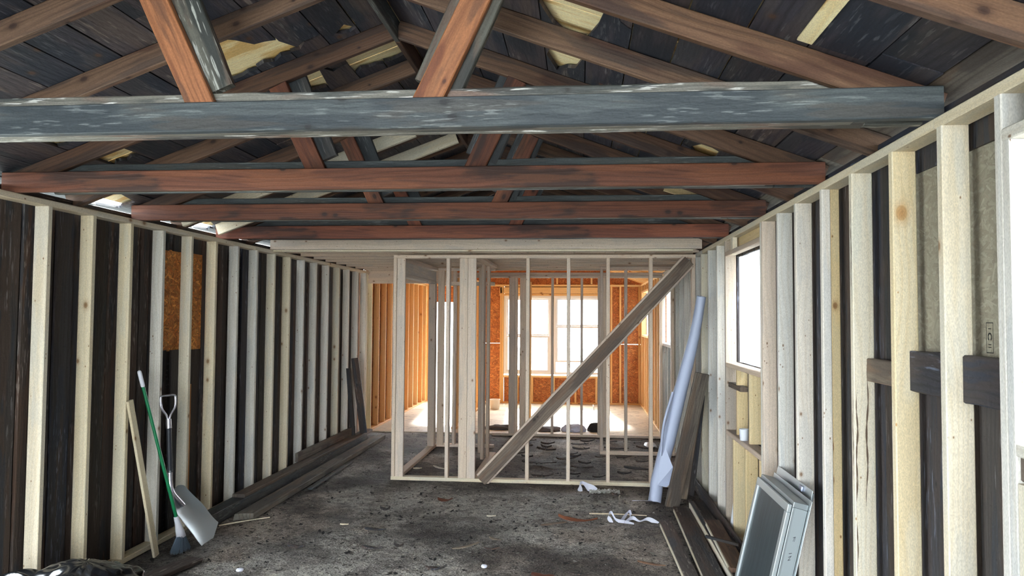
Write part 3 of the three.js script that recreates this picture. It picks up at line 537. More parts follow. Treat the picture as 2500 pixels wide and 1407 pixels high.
// ---------------------------------------------------------------- flat ceiling joists over the back
{
  const g = structure('ceiling', V(-1, 2.43, 9), 'new pale joists of the flat ceiling over the back of the house', 'ceiling');
  stick(g, 'beam', M.pinePink, V(-3.2, 2.5, 7.3), V(1.18, 2.5, 7.3), 0.14, 0.038, Y, { tone: 2 });
  stick(g, 'strap', M.pine, V(-3.2, 2.42, 7.36), V(1.1, 2.42, 7.36), 0.018, 0.09, Y, { tone: 0 });
  for (let d = 7.72; d < 10.7; d += 0.41) stick(g, 'joist', M.pinePink, V(-3.2, 2.5, d), V(1.22, 2.5, d), 0.14, 0.038, Y, { tone: 1 });
  stick(g, 'joist', M.pinePink, V(-3.2, 2.35, 10.84), V(-1.9, 2.35, 10.84), 0.2, 0.076, Y, { tone: 1 });
  for (const x of [-1.83, -1.2, -0.6, -0.12, 0.3, 0.72]) stick(g, 'blocking', M.pinePink, V(x, 2.44, 7.41), V(x, 2.44, 7.69), 0.1, 0.04, X, { tone: 0 });
}

// ---------------------------------------------------------------- stud partitions
{
  const D = 7.75, g = structure('wall_middle', V(-0.4, 0, D), 'open stud partition across the room, seen through from the front', 'partition');
  const m = M.pinePink, top = 2.376;
  stick(g, 'bottom_plate', M.pine, V(-2.02, 0.019, D + 0.045), V(1.19, 0.019, D + 0.045), 0.089, 0.038, Z, { tone: 1 });
  stick(g, 'top_plate', m, V(-2.02, 2.395, D + 0.045), V(1.19, 2.395, D + 0.045), 0.089, 0.038, Z, { tone: 0 });
  studX(g, m, -2.018, D, 0.038, top, { tone: 0 }); studX(g, m, -1.976, D, 0.038, top, { tone: 2, flat: true }); 
  for (const [x, t] of [[-1.438, 2], [-0.579, 0], [-0.147, 2], [0.268, 0], [0.712, 1]]) studX(g, m, x, D, 0.038, top, { tone: t });
  studX(g, m, -1.293, D, 0.038, top, { flat: true, tone: 0 }); studX(g, m, -1.202, D, 0.038, top, { flat: true, tone: 2 });
  studX(g, m, 1.15, D, 0.038, top, { tone: 1 });
}
{
  const g = structure('wall_closet', V(-1.55, 0, 8.8), 'stud framed closet standing behind the left end of the partition', 'partition');
  const m = M.pinePink, xa = -1.975, xb = -1.11;
  // left return with a door opening: header, plates, trimmers
  for (const y of [0.019, 2.395]) { stick(g, y < 1 ? 'bottom_plate' : 'top_plate', M.pinePink, V(xa, y, 7.84), V(xa, y, 9.8), 0.089, 0.038, X, { tone: y < 1 ? 1 : 2 }); stick(g, y < 1 ? 'bottom_plate' : 'top_plate', M.pinePink, V(xb, y, 7.84), V(xb, y, 9.3), 0.089, 0.038, X, { tone: 0 }); }
  stick(g, 'header', M.pineGrey, V(xa + 0.02, 2.29, 7.84), V(xa + 0.02, 2.29, 9.7), 0.13, 0.038, Y, { tone: 1 });
  stick(g, 'header', M.pineGrey, V(xa, 2.205, 7.84), V(xa, 2.205, 9.7), 0.089, 0.038, X, { tone: 1 });
  studX(g, M.pineGrey, xa - 0.044, 7.841, 0.038, 2.376, { flat: true, tone: 1 });
  for (const d of [9.62, 9.7]) studX(g, M.pinePink, xa - 0.044, d, 0.038, 2.186, { flat: true, tone: 3 });
  studX(g, M.pinePink, xa + 0.06, 9.72, 0.038, 2.376, { flat: true, tone: 1 });
  // right return
  studX(g, M.pinePink, -1.29, 9.22, 0.038, 2.376, { flat: true, tone: 3 }); studX(g, M.pinePink, -1.155, 8.95, 0.038, 2.376, { tone: 0 }); studX(g, M.pinePink, -1.2, 8.8, 0.038, 2.376, { tone: 3 });
  // back of the closet
  for (const y of [0.019, 2.395]) stick(g, y < 1 ? 'bottom_plate' : 'top_plate', m, V(xa + 0.045, y, 9.845), V(xb - 0.045, y, 9.845), 0.089, 0.038, Z, { tone: 2 });
  for (const x of [-1.72, -1.55]) studX(g, M.pinePink, x, 9.8, 0.038, 2.376, { tone: 3 });
  stick(g, 'header', M.pinePink, V(xa + 0.05, 2.2, 9.84), V(xb - 0.05, 2.2, 9.84), 0.05, 0.089, Y, { tone: 0 });
}
{
  const D = 10.85, g = structure('wall_inner', V(0, 0, D), 'second open stud partition at the edge of the pale floor', 'partition');
  const m = M.pinePink;
  stick(g, 'bottom_plate', m, V(-1.3, 0.019, D + 0.045), V(1.19, 0.019, D + 0.045), 0.089, 0.038, Z, { tone: 0 });
  for (const y of [2.36, 2.4]) stick(g, 'top_plate', m, V(-1.95, y, D + 0.045), V(1.19, y, D + 0.045), 0.089, 0.038, Z, { tone: 3 });
  for (const [x, f, t] of [[-1.062, 1, 3], [-0.972, 0, 1], [-0.9, 1, 1], [-0.81, 0, 2], [-0.436, 0, 3], [-0.003, 0, 3], [0.25, 0, 3], [0.29, 1, 1], [1.0, 0, 1], [1.15, 0, 1]]) studX(g, m, x, D, 0.038, 2.341, { flat: !!f, tone: t });
  for (const d of [11.3, 11.72, 12.1]) studX(g, M.orange, -0.9, d, 0.02, 2.341, { flat: true });
}
{
  const D = 9.5, g = structure('wall_short', V(0.7, 0, D), 'short stud partition standing off the right wall', 'partition');
  const m = M.pinePink;
  stick(g, 'bottom_plate', m, V(0.25, 0.019, D + 0.045), V(1.19, 0.019, D + 0.045), 0.089, 0.038, Z, { tone: 0 });
  stick(g, 'top_plate', m, V(0.25, 2.395, D + 0.045), V(1.19, 2.395, D + 0.045), 0.089, 0.038, Z, { tone: 3 });
  for (const [x, t] of [[0.25, 3], [0.56, 3], [1.15, 1]]) studX(g, m, x, D, 0.038, 2.376, { tone: t });
}
{
  const g = structure('wall_corridor', V(-1.95, 0, 13), 'stud wall of the back corridor, warm bounce light tinted into its wood', 'partition');
  for (const y of [0.019, 2.41]) stick(g, y < 1 ? 'bottom_plate' : 'top_plate', M.orange, V(-1.95, y + 0.01, 11.3), V(-1.95, y + 0.01, 14.94), 0.089, 0.038, X);
  for (let d = 11.35; d < 14.9; d += 0.41) studX(g, M.orange, -1.995, d, 0.048, 2.391, { flat: true });
}

// ---------------------------------------------------------------- loose things
function tag(m, label, category, o = {}) { m.userData = { label, category, ...o }; return m; }
function plain(name, mat, a, b, w, t, wdir, label, category, o = {}) { const m = stick(scene, name, mat, a, b, w, t, wdir, o); return tag(m, label, category, o.group ? { group: o.group } : {}); }

{
  const g = group('brace_board', V(-1.03, 0, 7.72), 'old grey brown brace of two boards nailed diagonally across the open stud partition', 'brace');
  stick(g, 'board', [std(T.weather, charBump, 0.0018, 0.74, [0.95, 0.82, 0.74])], V(-1.035, 0.03, 7.69), V(1.115, 2.345, 7.69), 0.115, 0.03, X, { tone: 0, rough: 0.003, variant: 3 });
  stick(g, 'backing_board', M.pinePink, V(-1.03, 0.035, 7.727), V(1.11, 2.34, 7.727), 0.16, 0.04, X, { tone: 3, rough: 0.002, variant: 1 });
}

// white roll leaning in the corner on the right, its foot twisted and torn
{
  const g = group('membrane_roll', V(0.7, 0, 7.1), 'long white roll of membrane leaning on the right wall, torn at its foot', 'roll');
  const mat = new THREE.MeshStandardMaterial({ color: srgb(0.68, 0.71, 0.8), roughness: 0.42, side: THREE.DoubleSide });
  const path = new THREE.CatmullRomCurve3([V(0.70, 0.015, 7.08), V(0.735, 0.2, 7.13), V(0.80, 0.45, 7.13), V(0.93, 1.0, 7.1), V(1.065, 1.6, 7.0), V(1.12, 1.95, 6.95)].map((p) => p.sub(g.position)));
  const n = 60, k = 28, pos = [], uv = [], idx = [], fr = path.computeFrenetFrames(n), nz = fbm(611, 6, 10, 3);
  for (let i = 0; i <= n; i++) { const t = i / n, c = path.getPointAt(t);
    for (let j = 0; j <= k; j++) { const a = j / k * 6.6, R = (t < 0.12 ? 0.058 + 0.05 * t : 0.064 - 0.022 * smooth(0.4, 1, t)) * (1 + 0.16 * (nz(j / k, t) - 0.5) * (1 - smooth(0.1, 0.4, t)) * 2.4) + 0.0022 * j / k;
      const p = c.clone().addScaledVector(fr.normals[i], Math.cos(a) * R).addScaledVector(fr.binormals[i], Math.sin(a) * R); pos.push(p.x, p.y, p.z); uv.push(j / k, t); } }
  for (let i = 0; i < n; i++) for (let j = 0; j < k; j++) { const a = i * (k + 1) + j; idx.push(a, a + 1, a + k + 1, a + 1, a + k + 2, a + k + 1); }
  const geo = new THREE.BufferGeometry(); geo.setAttribute('position', new THREE.Float32BufferAttribute(pos, 3)); geo.setAttribute('uv', new THREE.Float32BufferAttribute(uv, 2)); geo.setIndex(idx); geo.computeVertexNormals();
  add(g, 'sheet', geo, mat);
  const flap = new THREE.BufferGeometry(), F = [[0.02, 0.18, 0.07], [0.05, 0.42, 0.05], [0.1, 0.52, 0.06], [0.16, 0.36, 0.1], [0.185, 0.24, 0.07], [0.1, 0.17, 0.1]];
  const fp = []; for (let i = 1; i < F.length - 1; i++) for (const q of [F[0], F[i], F[i + 1]]) fp.push(...q);
  flap.setAttribute('position', new THREE.Float32BufferAttribute(fp, 3)); flap.computeVertexNormals(); add(g, 'torn_flap', flap, mat);
  const edge = new THREE.TubeGeometry(new THREE.CatmullRomCurve3([V(0.755, 0.45, 7.06), V(0.78, 0.75, 7.03), V(0.868, 1.05, 7.06)].map((p) => p.sub(g.position))), 20, 0.012, 8); add(g, 'loose_edge', edge, mat);
}
// boards leaning on the right wall
plain('leaning_board', M.weather, V(0.845, 0.0, 6.97), V(1.115, 1.24, 6.9), 0.14, 0.03, new THREE.Vector3(1, 0, -0.35), 'grey brown board leaning on the right wall in front of the white roll', 'board', { tone: 1, variant: 2 });
plain('leaning_board', M.weather, V(1.0, 0.0, 7.3), V(1.145, 1.12, 7.12), 0.06, 0.03, X, 'narrow pale edged board leaning just behind the wide leaning board', 'board', { tone: 2 });
plain('leaning_board', M.char, V(1.07, 0.0, 7.42), V(1.16, 1.0, 7.3), 0.09, 0.025, X, 'charred black board leaning lowest behind the other leaning boards', 'board', { tone: 0 });
// scrap planks lying along the right wall
[
  [0.72, 6.42, 0.745, 4.75, 0.1, 0.022, 0.0, 'split plank with a ragged white end, outermost of the pile on the right'],
  [0.915, 6.9, 0.885, 4.7, 0.145, 0.024, 0.0, 'wide dark plank, second from the open floor in the right hand pile'],
  [1.022, 7.0, 1.016, 4.75, 0.045, 0.06, 0.0, 'brown batten with a tan patch in the middle of the right hand pile'],
  [1.07, 6.2, 1.05, 5.0, 0.12, 0.025, 0.066, 'short broken brown plank laid on top of the right hand pile'],
  [1.105, 7.2, 1.10, 5.1, 0.1, 0.03, 0.0, 'long dark plank lying near the foot of the right wall'],
  [1.165, 7.7, 1.17, 5.3, 0.02, 0.12, 0.0, 'dark plank set on its edge against the right wall studs'],
].forEach(([x0, d0, x1, d1, w, t, y, label], i) => {
  const g = group('scrap_plank', V((x0 + x1) / 2, y, (d0 + d1) / 2), label, 'plank', { group: 'scrap planks along the right wall' });
  const yc = y + t / 2 + 0.004, rot = i === 3 ? 0.015 : 0;
  stick(g, 'board', i === 3 ? M.brown : M.char, V(x0, yc + rot, d0), V(x1, yc, d1), w, t, X, { rough: 0.004, ragged: 0.1, tone: [4, 1, 4, 1, 4, 0][i], variant: i });
  if (i !== 5) stick(g, 'split_edge', M.pine[3], V(x0 - w / 2 - 0.004, yc + rot, d0 + (-0.1)), V(x1 - w / 2 - 0.004, yc, d1 + 0.05), t * 0.9, 0.009, Y, { tone: 2, rough: 0.002, ragged: 0.06, variant: i });
});
plain('broken_stick', M.char, V(0.93, 0.125, 5.62), V(1.13, 0.13, 5.42), 0.022, 0.018, Y, 'short black stick lying across the right hand planks', 'stick', { tone: 3, rough: 0.004 });
// long boards along the foot of the left wall
[[-3.07, 5.8, -3.07, 10.2, 0.13, 0.1, 0, 3, 'long grey timber lying tight against the left wall studs'], [-2.85, 6.02, -2.85, 10.35, 0.15, 0.055, 0, 0, 'long grey plank with broken ends, outermost along the left wall'],
  [-3.06, 6.4, -3.03, 10.35, 0.12, 0.03, 0.104, 1, 'long weathered board lying on top of the grey timber'], [-3.1, 7.85, -3.1, 9.9, 0.035, 0.1, 0.138, 1, 'short grey board with a reddish cut end, topmost along the left wall'],
  [-2.7, 7.2, -2.72, 8.6, 0.05, 0.02, 0, 3, 'thin dark strip on the floor beside the long grey plank']].forEach(([x0, d0, x1, d1, w, t, y, tone, label], i) => plain('floor_board', tone === 3 ? M.grey[2] : M.weather, V(x0, y + t / 2 + 0.003, d0), V(x1, y + t / 2 + 0.003, d1), w, t, X, label, 'board', { tone, rough: 0.004, ragged: i === 1 ? 0.1 : 0, variant: i, group: 'old boards along the left wall' }));
plain('leaning_plank', M.char, V(-2.98, 0.14, 9.95), V(-3.12, 1.17, 9.95), 0.1, 0.03, X, 'dark round topped plank leaning at the far end of the left wall', 'plank', { tone: 1, rough: 0.006 });
plain('leaning_plank', M.char, V(-3.07, 0.14, 9.75), V(-3.155, 1.04, 9.78), 0.06, 0.03, X, 'shorter thin dark plank leaning left of the round topped plank', 'plank', { tone: 3, rough: 0.006 });
plain('lath', M.pine, V(-3.05, 0.004, 5.1), V(-3.155, 1.14, 4.9), 0.02, 0.06, X, 'clean pale lath leaning against the third stud of the left wall', 'lath', { tone: 2 });
plain('floor_board', M.char, V(-2.86, 0.018, 4.4), V(-2.7, 0.018, 5.05), 0.13, 0.03, X, 'short charred board on the floor beside the black bag', 'board', { tone: 4, rough: 0.005, ragged: 0.05 });

// broom
{
  const g = group('broom', V(-2.955, 0, 5.27), 'broom with a thin green handle, white ends and grey bristles, leaning on the left wall', 'broom');
  const a = V(-2.957, 0.2, 5.22).sub(g.position), b = V(-3.155, 1.345, 5.0).sub(g.position), dir = b.clone().sub(a).normalize(), q = new THREE.Quaternion().setFromUnitVectors(Y, dir), at = (t) => a.clone().lerp(b, t), L = a.distanceTo(b);
  const white = new THREE.MeshStandardMaterial({ color: srgb(0.85, 0.85, 0.88), roughness: 0.45 });
  add(g, 'handle', new THREE.CylinderGeometry(0.0115, 0.0125, L * 0.9, 16), new THREE.MeshStandardMaterial({ color: srgb(0.05, 0.44, 0.27), roughness: 0.35 }), at(0.45), q);
  const grip = add(g, 'grip', new THREE.CapsuleGeometry(0.0145, L * 0.085, 6, 16), white, at(0.945), q);
  add(g, 'collar', new THREE.LatheGeometry([[0, -0.1], [0.034, -0.1], [0.03, -0.05], [0.021, 0.0], [0.017, 0.06], [0.013, 0.06]].map((p) => new THREE.Vector2(...p)), 20), white, a.clone().addScaledVector(dir, 0.0), q);
  const r = rng(71), parts = [], foot = a.clone().addScaledVector(dir, -0.1);
  for (let i = 0; i < 260; i++) { const an = r() * 6.283, s = Math.sqrt(r()), p0 = foot.clone().add(new THREE.Vector3(Math.cos(an) * 0.026 * s, 0.02, Math.sin(an) * 0.026 * s)), p1 = new THREE.Vector3(foot.x + 0.01 + Math.cos(an) * 0.062 * s, 0.004 + 0.01 * r(), foot.z + 0.02 + Math.sin(an) * 0.1 * s);
    const c = new THREE.CylinderGeometry(0.0016, 0.0013, p0.distanceTo(p1), 4, 1, true); c.applyQuaternion(new THREE.Quaternion().setFromUnitVectors(Y, p0.clone().sub(p1).normalize())); c.translate((p0.x + p1.x) / 2, (p0.y + p1.y) / 2, (p0.z + p1.z) / 2); parts.push(c); }
  const br = add(g, 'bristles', mergeGeometries(parts), new THREE.MeshStandardMaterial({ color: srgb(0.38, 0.44, 0.5), roughness: 0.6 })); br.userData.kind = 'stuff';
}
// shovel
{
  const g = group('shovel', V(-2.88, 0, 5.56), 'aluminium scoop shovel with a dark grip shaft, standing on its blade by the left wall', 'shovel');
  const metal = new THREE.MeshStandardMaterial({ color: srgb(0.66, 0.7, 0.72), metalness: 0.6, roughness: 0.45, side: THREE.DoubleSide }), chrome = new THREE.MeshStandardMaterial({ color: srgb(0.86, 0.86, 0.9), metalness: 0.9, roughness: 0.25 }), dark = new THREE.MeshStandardMaterial({ color: srgb(0.17, 0.18, 0.21), roughness: 0.5 });
  const tip = V(-2.865, 0.004, 5.58), col = V(-3.085, 0.4, 5.33), top = V(-3.135, 1.09, 5.35);
  const U = col.clone().sub(tip).normalize(), N = new THREE.Vector3().crossVectors(U, Z).normalize().multiplyScalar(-1); if (N.x < 0) N.negate(); const Wd = new THREE.Vector3().crossVectors(N, U).normalize();
  const Lb = tip.distanceTo(col), n = 24, k = 24, pos = [], idx = [];
  const pt = (i, j, e) => { const t = i / n, s = j / k * 2 - 1, half = 0.17 * (1 - 0.14 * smooth(0.3, 0.9, t)) * Math.sqrt(Math.max(0.06, 1 - Math.pow(smooth(0.72, 1.03, t), 2.2) * 0.93)), curl = 0.035 * Math.pow(Math.abs(s), 2.4) * smooth(0.0, 0.5, t) + 0.02 * Math.pow(smooth(0.72, 1.0, t), 1.5) * (1 - 0.3 * Math.abs(s)) - 0.02 * t * (1 - t) * 4;
    return tip.clone().addScaledVector(U, t * Lb).addScaledVector(Wd, s * half).addScaledVector(N, curl + e).sub(g.position); };
  for (const e of [0.0012, -0.0012]) for (let i = 0; i <= n; i++) for (let j = 0; j <= k; j++) { const p = pt(i, j, e); pos.push(p.x, p.y, p.z); }
  const S = (n + 1) * (k + 1);
  for (let i = 0; i < n; i++) for (let j = 0; j < k; j++) { const a = i * (k + 1) + j; idx.push(a, a + 1, a + k + 1, a + 1, a + k + 2, a + k + 1, S + a, S + a + k + 1, S + a + 1, S + a + 1, S + a + k + 1, S + a + k + 2); }
  const geo = new THREE.BufferGeometry(); geo.setAttribute('position', new THREE.Float32BufferAttribute(pos, 3)); geo.setIndex(idx); geo.computeVertexNormals();
  add(g, 'blade', geo, metal);
  const rod = (name, a, b, r0, r1, m) => { const p = a.clone().sub(g.position), q = b.clone().sub(g.position); return add(g, name, new THREE.CylinderGeometry(r1, r0, p.distanceTo(q), 18), m, p.clone().add(q).multiplyScalar(0.5), new THREE.Quaternion().setFromUnitVectors(Y, q.clone().sub(p).normalize())); };
  const at = (t) => col.clone().lerp(top, t);
  const neck = new THREE.TubeGeometry(new THREE.CatmullRomCurve3([tip.clone().addScaledVector(U, Lb * 0.72).addScaledVector(N, 0.0), col.clone().addScaledVector(N, 0.012), at(0.12), at(0.24)].map((p) => p.sub(g.position))), 24, 0.019, 14); add(g, 'socket', neck, chrome);
  rod('shaft', at(0.22), at(0.72), 0.019, 0.018, dark); rod('ferrule', at(0.7), at(0.8), 0.021, 0.019, chrome);
  const yk = new THREE.TubeGeometry(new THREE.CatmullRomCurve3([[0, 0.0], [-0.016, 0.05], [-0.05, 0.11], [-0.055, 0.17], [-0.05, 0.195], [0, 0.2], [0.05, 0.195], [0.055, 0.17], [0.05, 0.11], [0.016, 0.05], [0, 0.0]].map(([a, b]) => new THREE.Vector3(a, b, 0))), 60, 0.0085, 10);
  const d = top.clone().sub(col).normalize(); const h = add(g, 'handle', yk, chrome, at(0.77).sub(g.position), new THREE.Quaternion().setFromUnitVectors(Y, d).multiply(Q(Y, 0.9)));
}
// black bag
{
  const nz = fbm(641, 5, 5, 4), cr = fbm(651, 9, 14, 3);
  const geo = new THREE.SphereGeometry(1, 110, 80), p = geo.attributes.position;
  for (let i = 0; i < p.count; i++) {
    const x = p.getX(i), y = p.getY(i), z = p.getZ(i), u = Math.atan2(z, x) / 6.2832, v = Math.acos(clamp(y, -1, 1)) / Math.PI;
    const e = Math.min(v, 1 - v) * 4, f = clamp(e), c = Math.abs(cr(u, v * 0.5) - 0.5) * 2;
    const r = 1 + (0.3 * (nz(u, v * 0.5) - 0.5) - 0.16 * (1 - c) * (1 - c) + 0.06) * f;
    p.setXYZ(i, x * r * 0.36, Math.max(-0.195, y * r * 0.22), z * r * 0.3);
  }
  geo.computeVertexNormals();
  const g = group('garbage_bag', V(-2.64, 0, 3.76), 'glossy black plastic bag bulging from the floor in the near left corner', 'bag');
  add(g, 'body', geo, new THREE.MeshPhysicalMaterial({ color: srgb(0.035, 0.04, 0.05), roughness: 0.22, clearcoat: 0.5, clearcoatRoughness: 0.15 }), new THREE.Vector3(0, 0.195, 0));
  const neck = new THREE.SphereGeometry(1, 40, 30), q = neck.attributes.position;
  for (let i = 0; i < q.count; i++) { const x = q.getX(i), y = q.getY(i), z = q.getZ(i), k = 1 + 0.25 * Math.sin(7 * Math.atan2(z, y)); q.setXYZ(i, x * 0.14, Math.max(-0.1, y * 0.1 * k), z * 0.12 * k); }
  neck.computeVertexNormals(); add(g, 'tied_end', neck, g.children[0].material, new THREE.Vector3(-0.36, 0.24, 0.02), Q(Z, -0.3));
}
// aluminium storm windows leaning on the right wall
{
  const alu = [0.62, 0.74].map((k) => new THREE.MeshStandardMaterial({ color: srgb(k, k + 0.03, k + 0.04), metalness: 0.7, roughness: 0.38 })), screen = new THREE.MeshStandardMaterial({ map: makeTex(256, 256, (u, v) => { const n = tnoise(661, 40, 6)(u, v), k = 44 + 18 * n; return [k * 0.92, k * 1.12, k * 1.2]; }), roughness: 0.42, metalness: 0.1 }), black = new THREE.MeshStandardMaterial({ color: srgb(0.06, 0.06, 0.07), roughness: 0.8 });
  // local axes: x out of the window's face towards the wall, y up along it, z along the wall towards the camera
  const W = 0.67, H = 0.845;
  const bars = (g, x0, x1, w, h, b, mat, name = 'frame', z0 = 0, y0 = 0) => { for (const [sy, sz, cy, cz] of [[b, w, h - b / 2, 0], [b, w, b / 2, 0], [h - 2 * b, b, h / 2, w / 2 - b / 2], [h - 2 * b, b, h / 2, -w / 2 + b / 2]]) add(g, name, new RoundedBoxGeometry(x1 - x0, sy, sz, 2, 0.003), mat, new THREE.Vector3((x0 + x1) / 2, cy + y0, cz + z0)); };
  const g = group('storm_window', V(0.865, 0, 4.195), 'aluminium framed storm window with a dark screen, foremost of those leaning on the right wall', 'window', { group: 'aluminium windows leaning on the right wall' });
  g.rotation.z = -Math.atan2(0.19, 0.82);
  bars(g, 0.0, 0.02, W - 0.02, H - 0.02, 0.042, alu[1], 'screen_frame'); 
  add(g, 'screen', new THREE.BoxGeometry(0.004, H - 0.1, W - 0.1), screen, new THREE.Vector3(0.012, H / 2 - 0.01, 0));
  bars(g, 0.022, 0.096, W, H, 0.03, alu[0], 'outer_frame'); bars(g, 0.098, 0.102, W + 0.05, H + 0.025, 0.045, alu[1], 'flange');
  bars(g, 0.104, 0.114, W - 0.02, H, 0.02, black, 'gasket');
  const cv = document.createElement('canvas'); cv.width = 64; cv.height = 512; const cx = cv.getContext('2d'); cx.fillStyle = '#a3abae'; cx.fillRect(0, 0, 64, 512); cx.strokeStyle = '#1b1c20'; cx.lineWidth = 1.5;
  const st = (pts) => { cx.beginPath(); pts.forEach(([a, b], i) => (i ? cx.lineTo(a, b) : cx.moveTo(a, b))); cx.stroke(); };
  st([[26, 96], [40, 92], [38, 108]]); st([[36, 92], [30, 108]]); st([[22, 150], [40, 146]]); st([[24, 162], [40, 156], [26, 172], [40, 168]]); st([[22, 330], [40, 320]]); st([[24, 344], [38, 330]]); st([[26, 354], [40, 344], [28, 362]]); st([[20, 370], [36, 356]]);
  const ct = new THREE.CanvasTexture(cv); ct.colorSpace = THREE.SRGBColorSpace;
  add(g, 'marked_side', new THREE.BoxGeometry(0.05, H - 0.06, 0.002), new THREE.MeshStandardMaterial({ map: ct, metalness: 0.5, roughness: 0.45 }), new THREE.Vector3(0.06, H / 2, W / 2 + 0.0012), null, 'side rail with black handwritten marks');
  const h = group('storm_window', V(1.0, 0, 4.29), 'second bare aluminium window frame, standing behind the dark screened one', 'window', { group: 'aluminium windows leaning on the right wall' });
  h.rotation.z = -Math.atan2(0.19, 0.82);
  bars(h, -0.0, 0.004, W, 0.875, 0.05, alu[1], 'flange'); bars(h, 0.004, 0.02, W - 0.04, 0.86, 0.03, alu[0], 'frame');
  add(h, 'latch', new RoundedBoxGeometry(0.012, 0.03, 0.05, 2, 0.004), new THREE.MeshStandardMaterial({ color: srgb(0.62, 0.64, 0.72), metalness: 0.8, roughness: 0.3 }), new THREE.Vector3(-0.006, 0.85, 0.17));
}
// small white things at the right wall
{
  const white = new THREE.MeshStandardMaterial({ color: srgb(0.88, 0.89, 0.92), roughness: 0.5, side: THREE.DoubleSide });
  const c = group('cup', V(1.225, 0.8305, 5.68), 'small white cup with a blue mark on the lower window ledge', 'cup');
  add(c, 'body', new THREE.LatheGeometry([[0, 0.0], [0.03, 0.0], [0.036, 0.085], [0.033, 0.085], [0.027, 0.006], [0, 0.006]].map((p) => new THREE.Vector2(...p)), 24), white);
  add(c, 'mark', new THREE.CylinderGeometry(0.0348, 0.0336, 0.018, 20, 1, true, 3.6, 1.2), new THREE.MeshStandardMaterial({ color: srgb(0.45, 0.52, 0.75), roughness: 0.5, side: THREE.DoubleSide }), new THREE.Vector3(0, 0.035, 0));
  const t = group('plastic_tube', V(1.247, 0, 6.05), 'short white plastic tube standing in the stud bay under the window', 'tube');
  add(t, 'pipe', new THREE.LatheGeometry([[0.05, 0], [0.055, 0.0], [0.055, 0.4], [0.05, 0.4], [0.05, 0]].map((p) => new THREE.Vector2(...p)), 28), white, new THREE.Vector3(-0.01, 0.015, 0), Q(Z, -0.13));
}
// scraps on the floor
function ribbon(pts, w, th = 0.0015, side = new THREE.Vector3(0, 0, 1)) {   // a strip of paper that follows pts
  const c = new THREE.CatmullRomCurve3(pts.map((p) => new THREE.Vector3(...p))), n = 40, pos = [], idx = [];
  for (let i = 0; i <= n; i++) { const t = i / n, p = c.getPoint(t), d = c.getTangent(t), s = side.clone().addScaledVector(d, -side.dot(d)).normalize(), ww = w * (0.75 + 0.35 * Math.sin(t * 9)); for (const k of [-0.5, 0.5]) pos.push(p.x + s.x * ww * k, Math.max(0.002, p.y + s.y * ww * k), p.z + s.z * ww * k); }
  for (let i = 0; i < n; i++) { const a = i * 2; idx.push(a, a + 1, a + 2, a + 1, a + 3, a + 2); }
  const g = new THREE.BufferGeometry(); g.setAttribute('position', new THREE.Float32BufferAttribute(pos, 3)); g.setIndex(idx); g.computeVertexNormals(); return g;
}
const UPS = new THREE.Vector3(0.2, 1, 0.7);
const paper = new THREE.MeshStandardMaterial({ color: srgb(0.9, 0.9, 0.95), roughness: 0.7, side: THREE.DoubleSide });
{
  const g = group('paper_strip', V(0.37, 0.008, 6.34), 'curled white paper strip lying on the floor before the partition', 'paper');
  add(g, 'loop', ribbon([[-0.1, 0.0, 0.02], [-0.13, 0.05, 0.0], [-0.11, 0.085, -0.01], [-0.07, 0.03, 0.0], [0.0, 0.01, 0.03], [0.08, 0.0, 0.06]], 0.06, 0.0015, UPS), paper);
  add(g, 'fold', ribbon([[-0.03, 0.01, 0], [0.02, 0.06, -0.03], [0.05, 0.085, -0.06], [0.06, 0.05, -0.05], [0.04, 0.02, -0.02]], 0.085, 0.0015, UPS), paper);
  add(g, 'tail', ribbon([[0.0, 0.01, 0.03], [0.07, 0.045, 0.0], [0.13, 0.02, 0.0], [0.2, 0.035, -0.02], [0.29, 0.002, 0.0]], 0.05, 0.0015, UPS), paper);
}
{
  const g = group('torn_paper', V(0.16, 0.008, 7.42), 'torn white and silvery paper, crumpled in front of the partition plate', 'paper');
  add(g, 'curl', ribbon([[-0.15, 0.0, 0.03], [-0.17, 0.06, 0.0], [-0.14, 0.085, -0.03], [-0.08, 0.05, 0], [0.0, 0.01, 0.02]], 0.11, 0.0015, UPS), paper);
  const geo = new THREE.PlaneGeometry(0.3, 0.14, 26, 14).rotateX(-Math.PI / 2), p = geo.attributes.position, r = rng(801);
  for (let i = 0; i < p.count; i++) p.setY(i, 0.003 + r() * 0.03);
  const nn = geo.toNonIndexed(); nn.computeVertexNormals();
  add(g, 'foil', nn, new THREE.MeshStandardMaterial({ color: srgb(0.78, 0.77, 0.74), metalness: 0.55, roughness: 0.35, side: THREE.DoubleSide }), new THREE.Vector3(0.08, 0, 0.03), null, 'crinkled silvery foil');
}
tag(add(scene, 'paper_scrap', ribbon([[0, 0, 0.03], [0.01, 0.07, 0], [0.05, 0.03, 0.02], [0.09, 0.0, 0.05]], 0.07), new THREE.MeshStandardMaterial({ color: srgb(0.7, 0.66, 0.58), roughness: 0.8, side: THREE.DoubleSide }), V(0.36, 0.006, 7.02)), 'small dirty beige paper scrap folded up on the floor by the foil', 'paper');
tag(add(scene, 'paper_scrap', ribbon([[-0.11, 0.002, 0], [-0.02, 0.012, 0.02], [0.08, 0.004, 0]], 0.025), paper, V(0.6, 0.006, 7.12)), 'thin white paper sliver beside the foot of the white roll', 'paper');
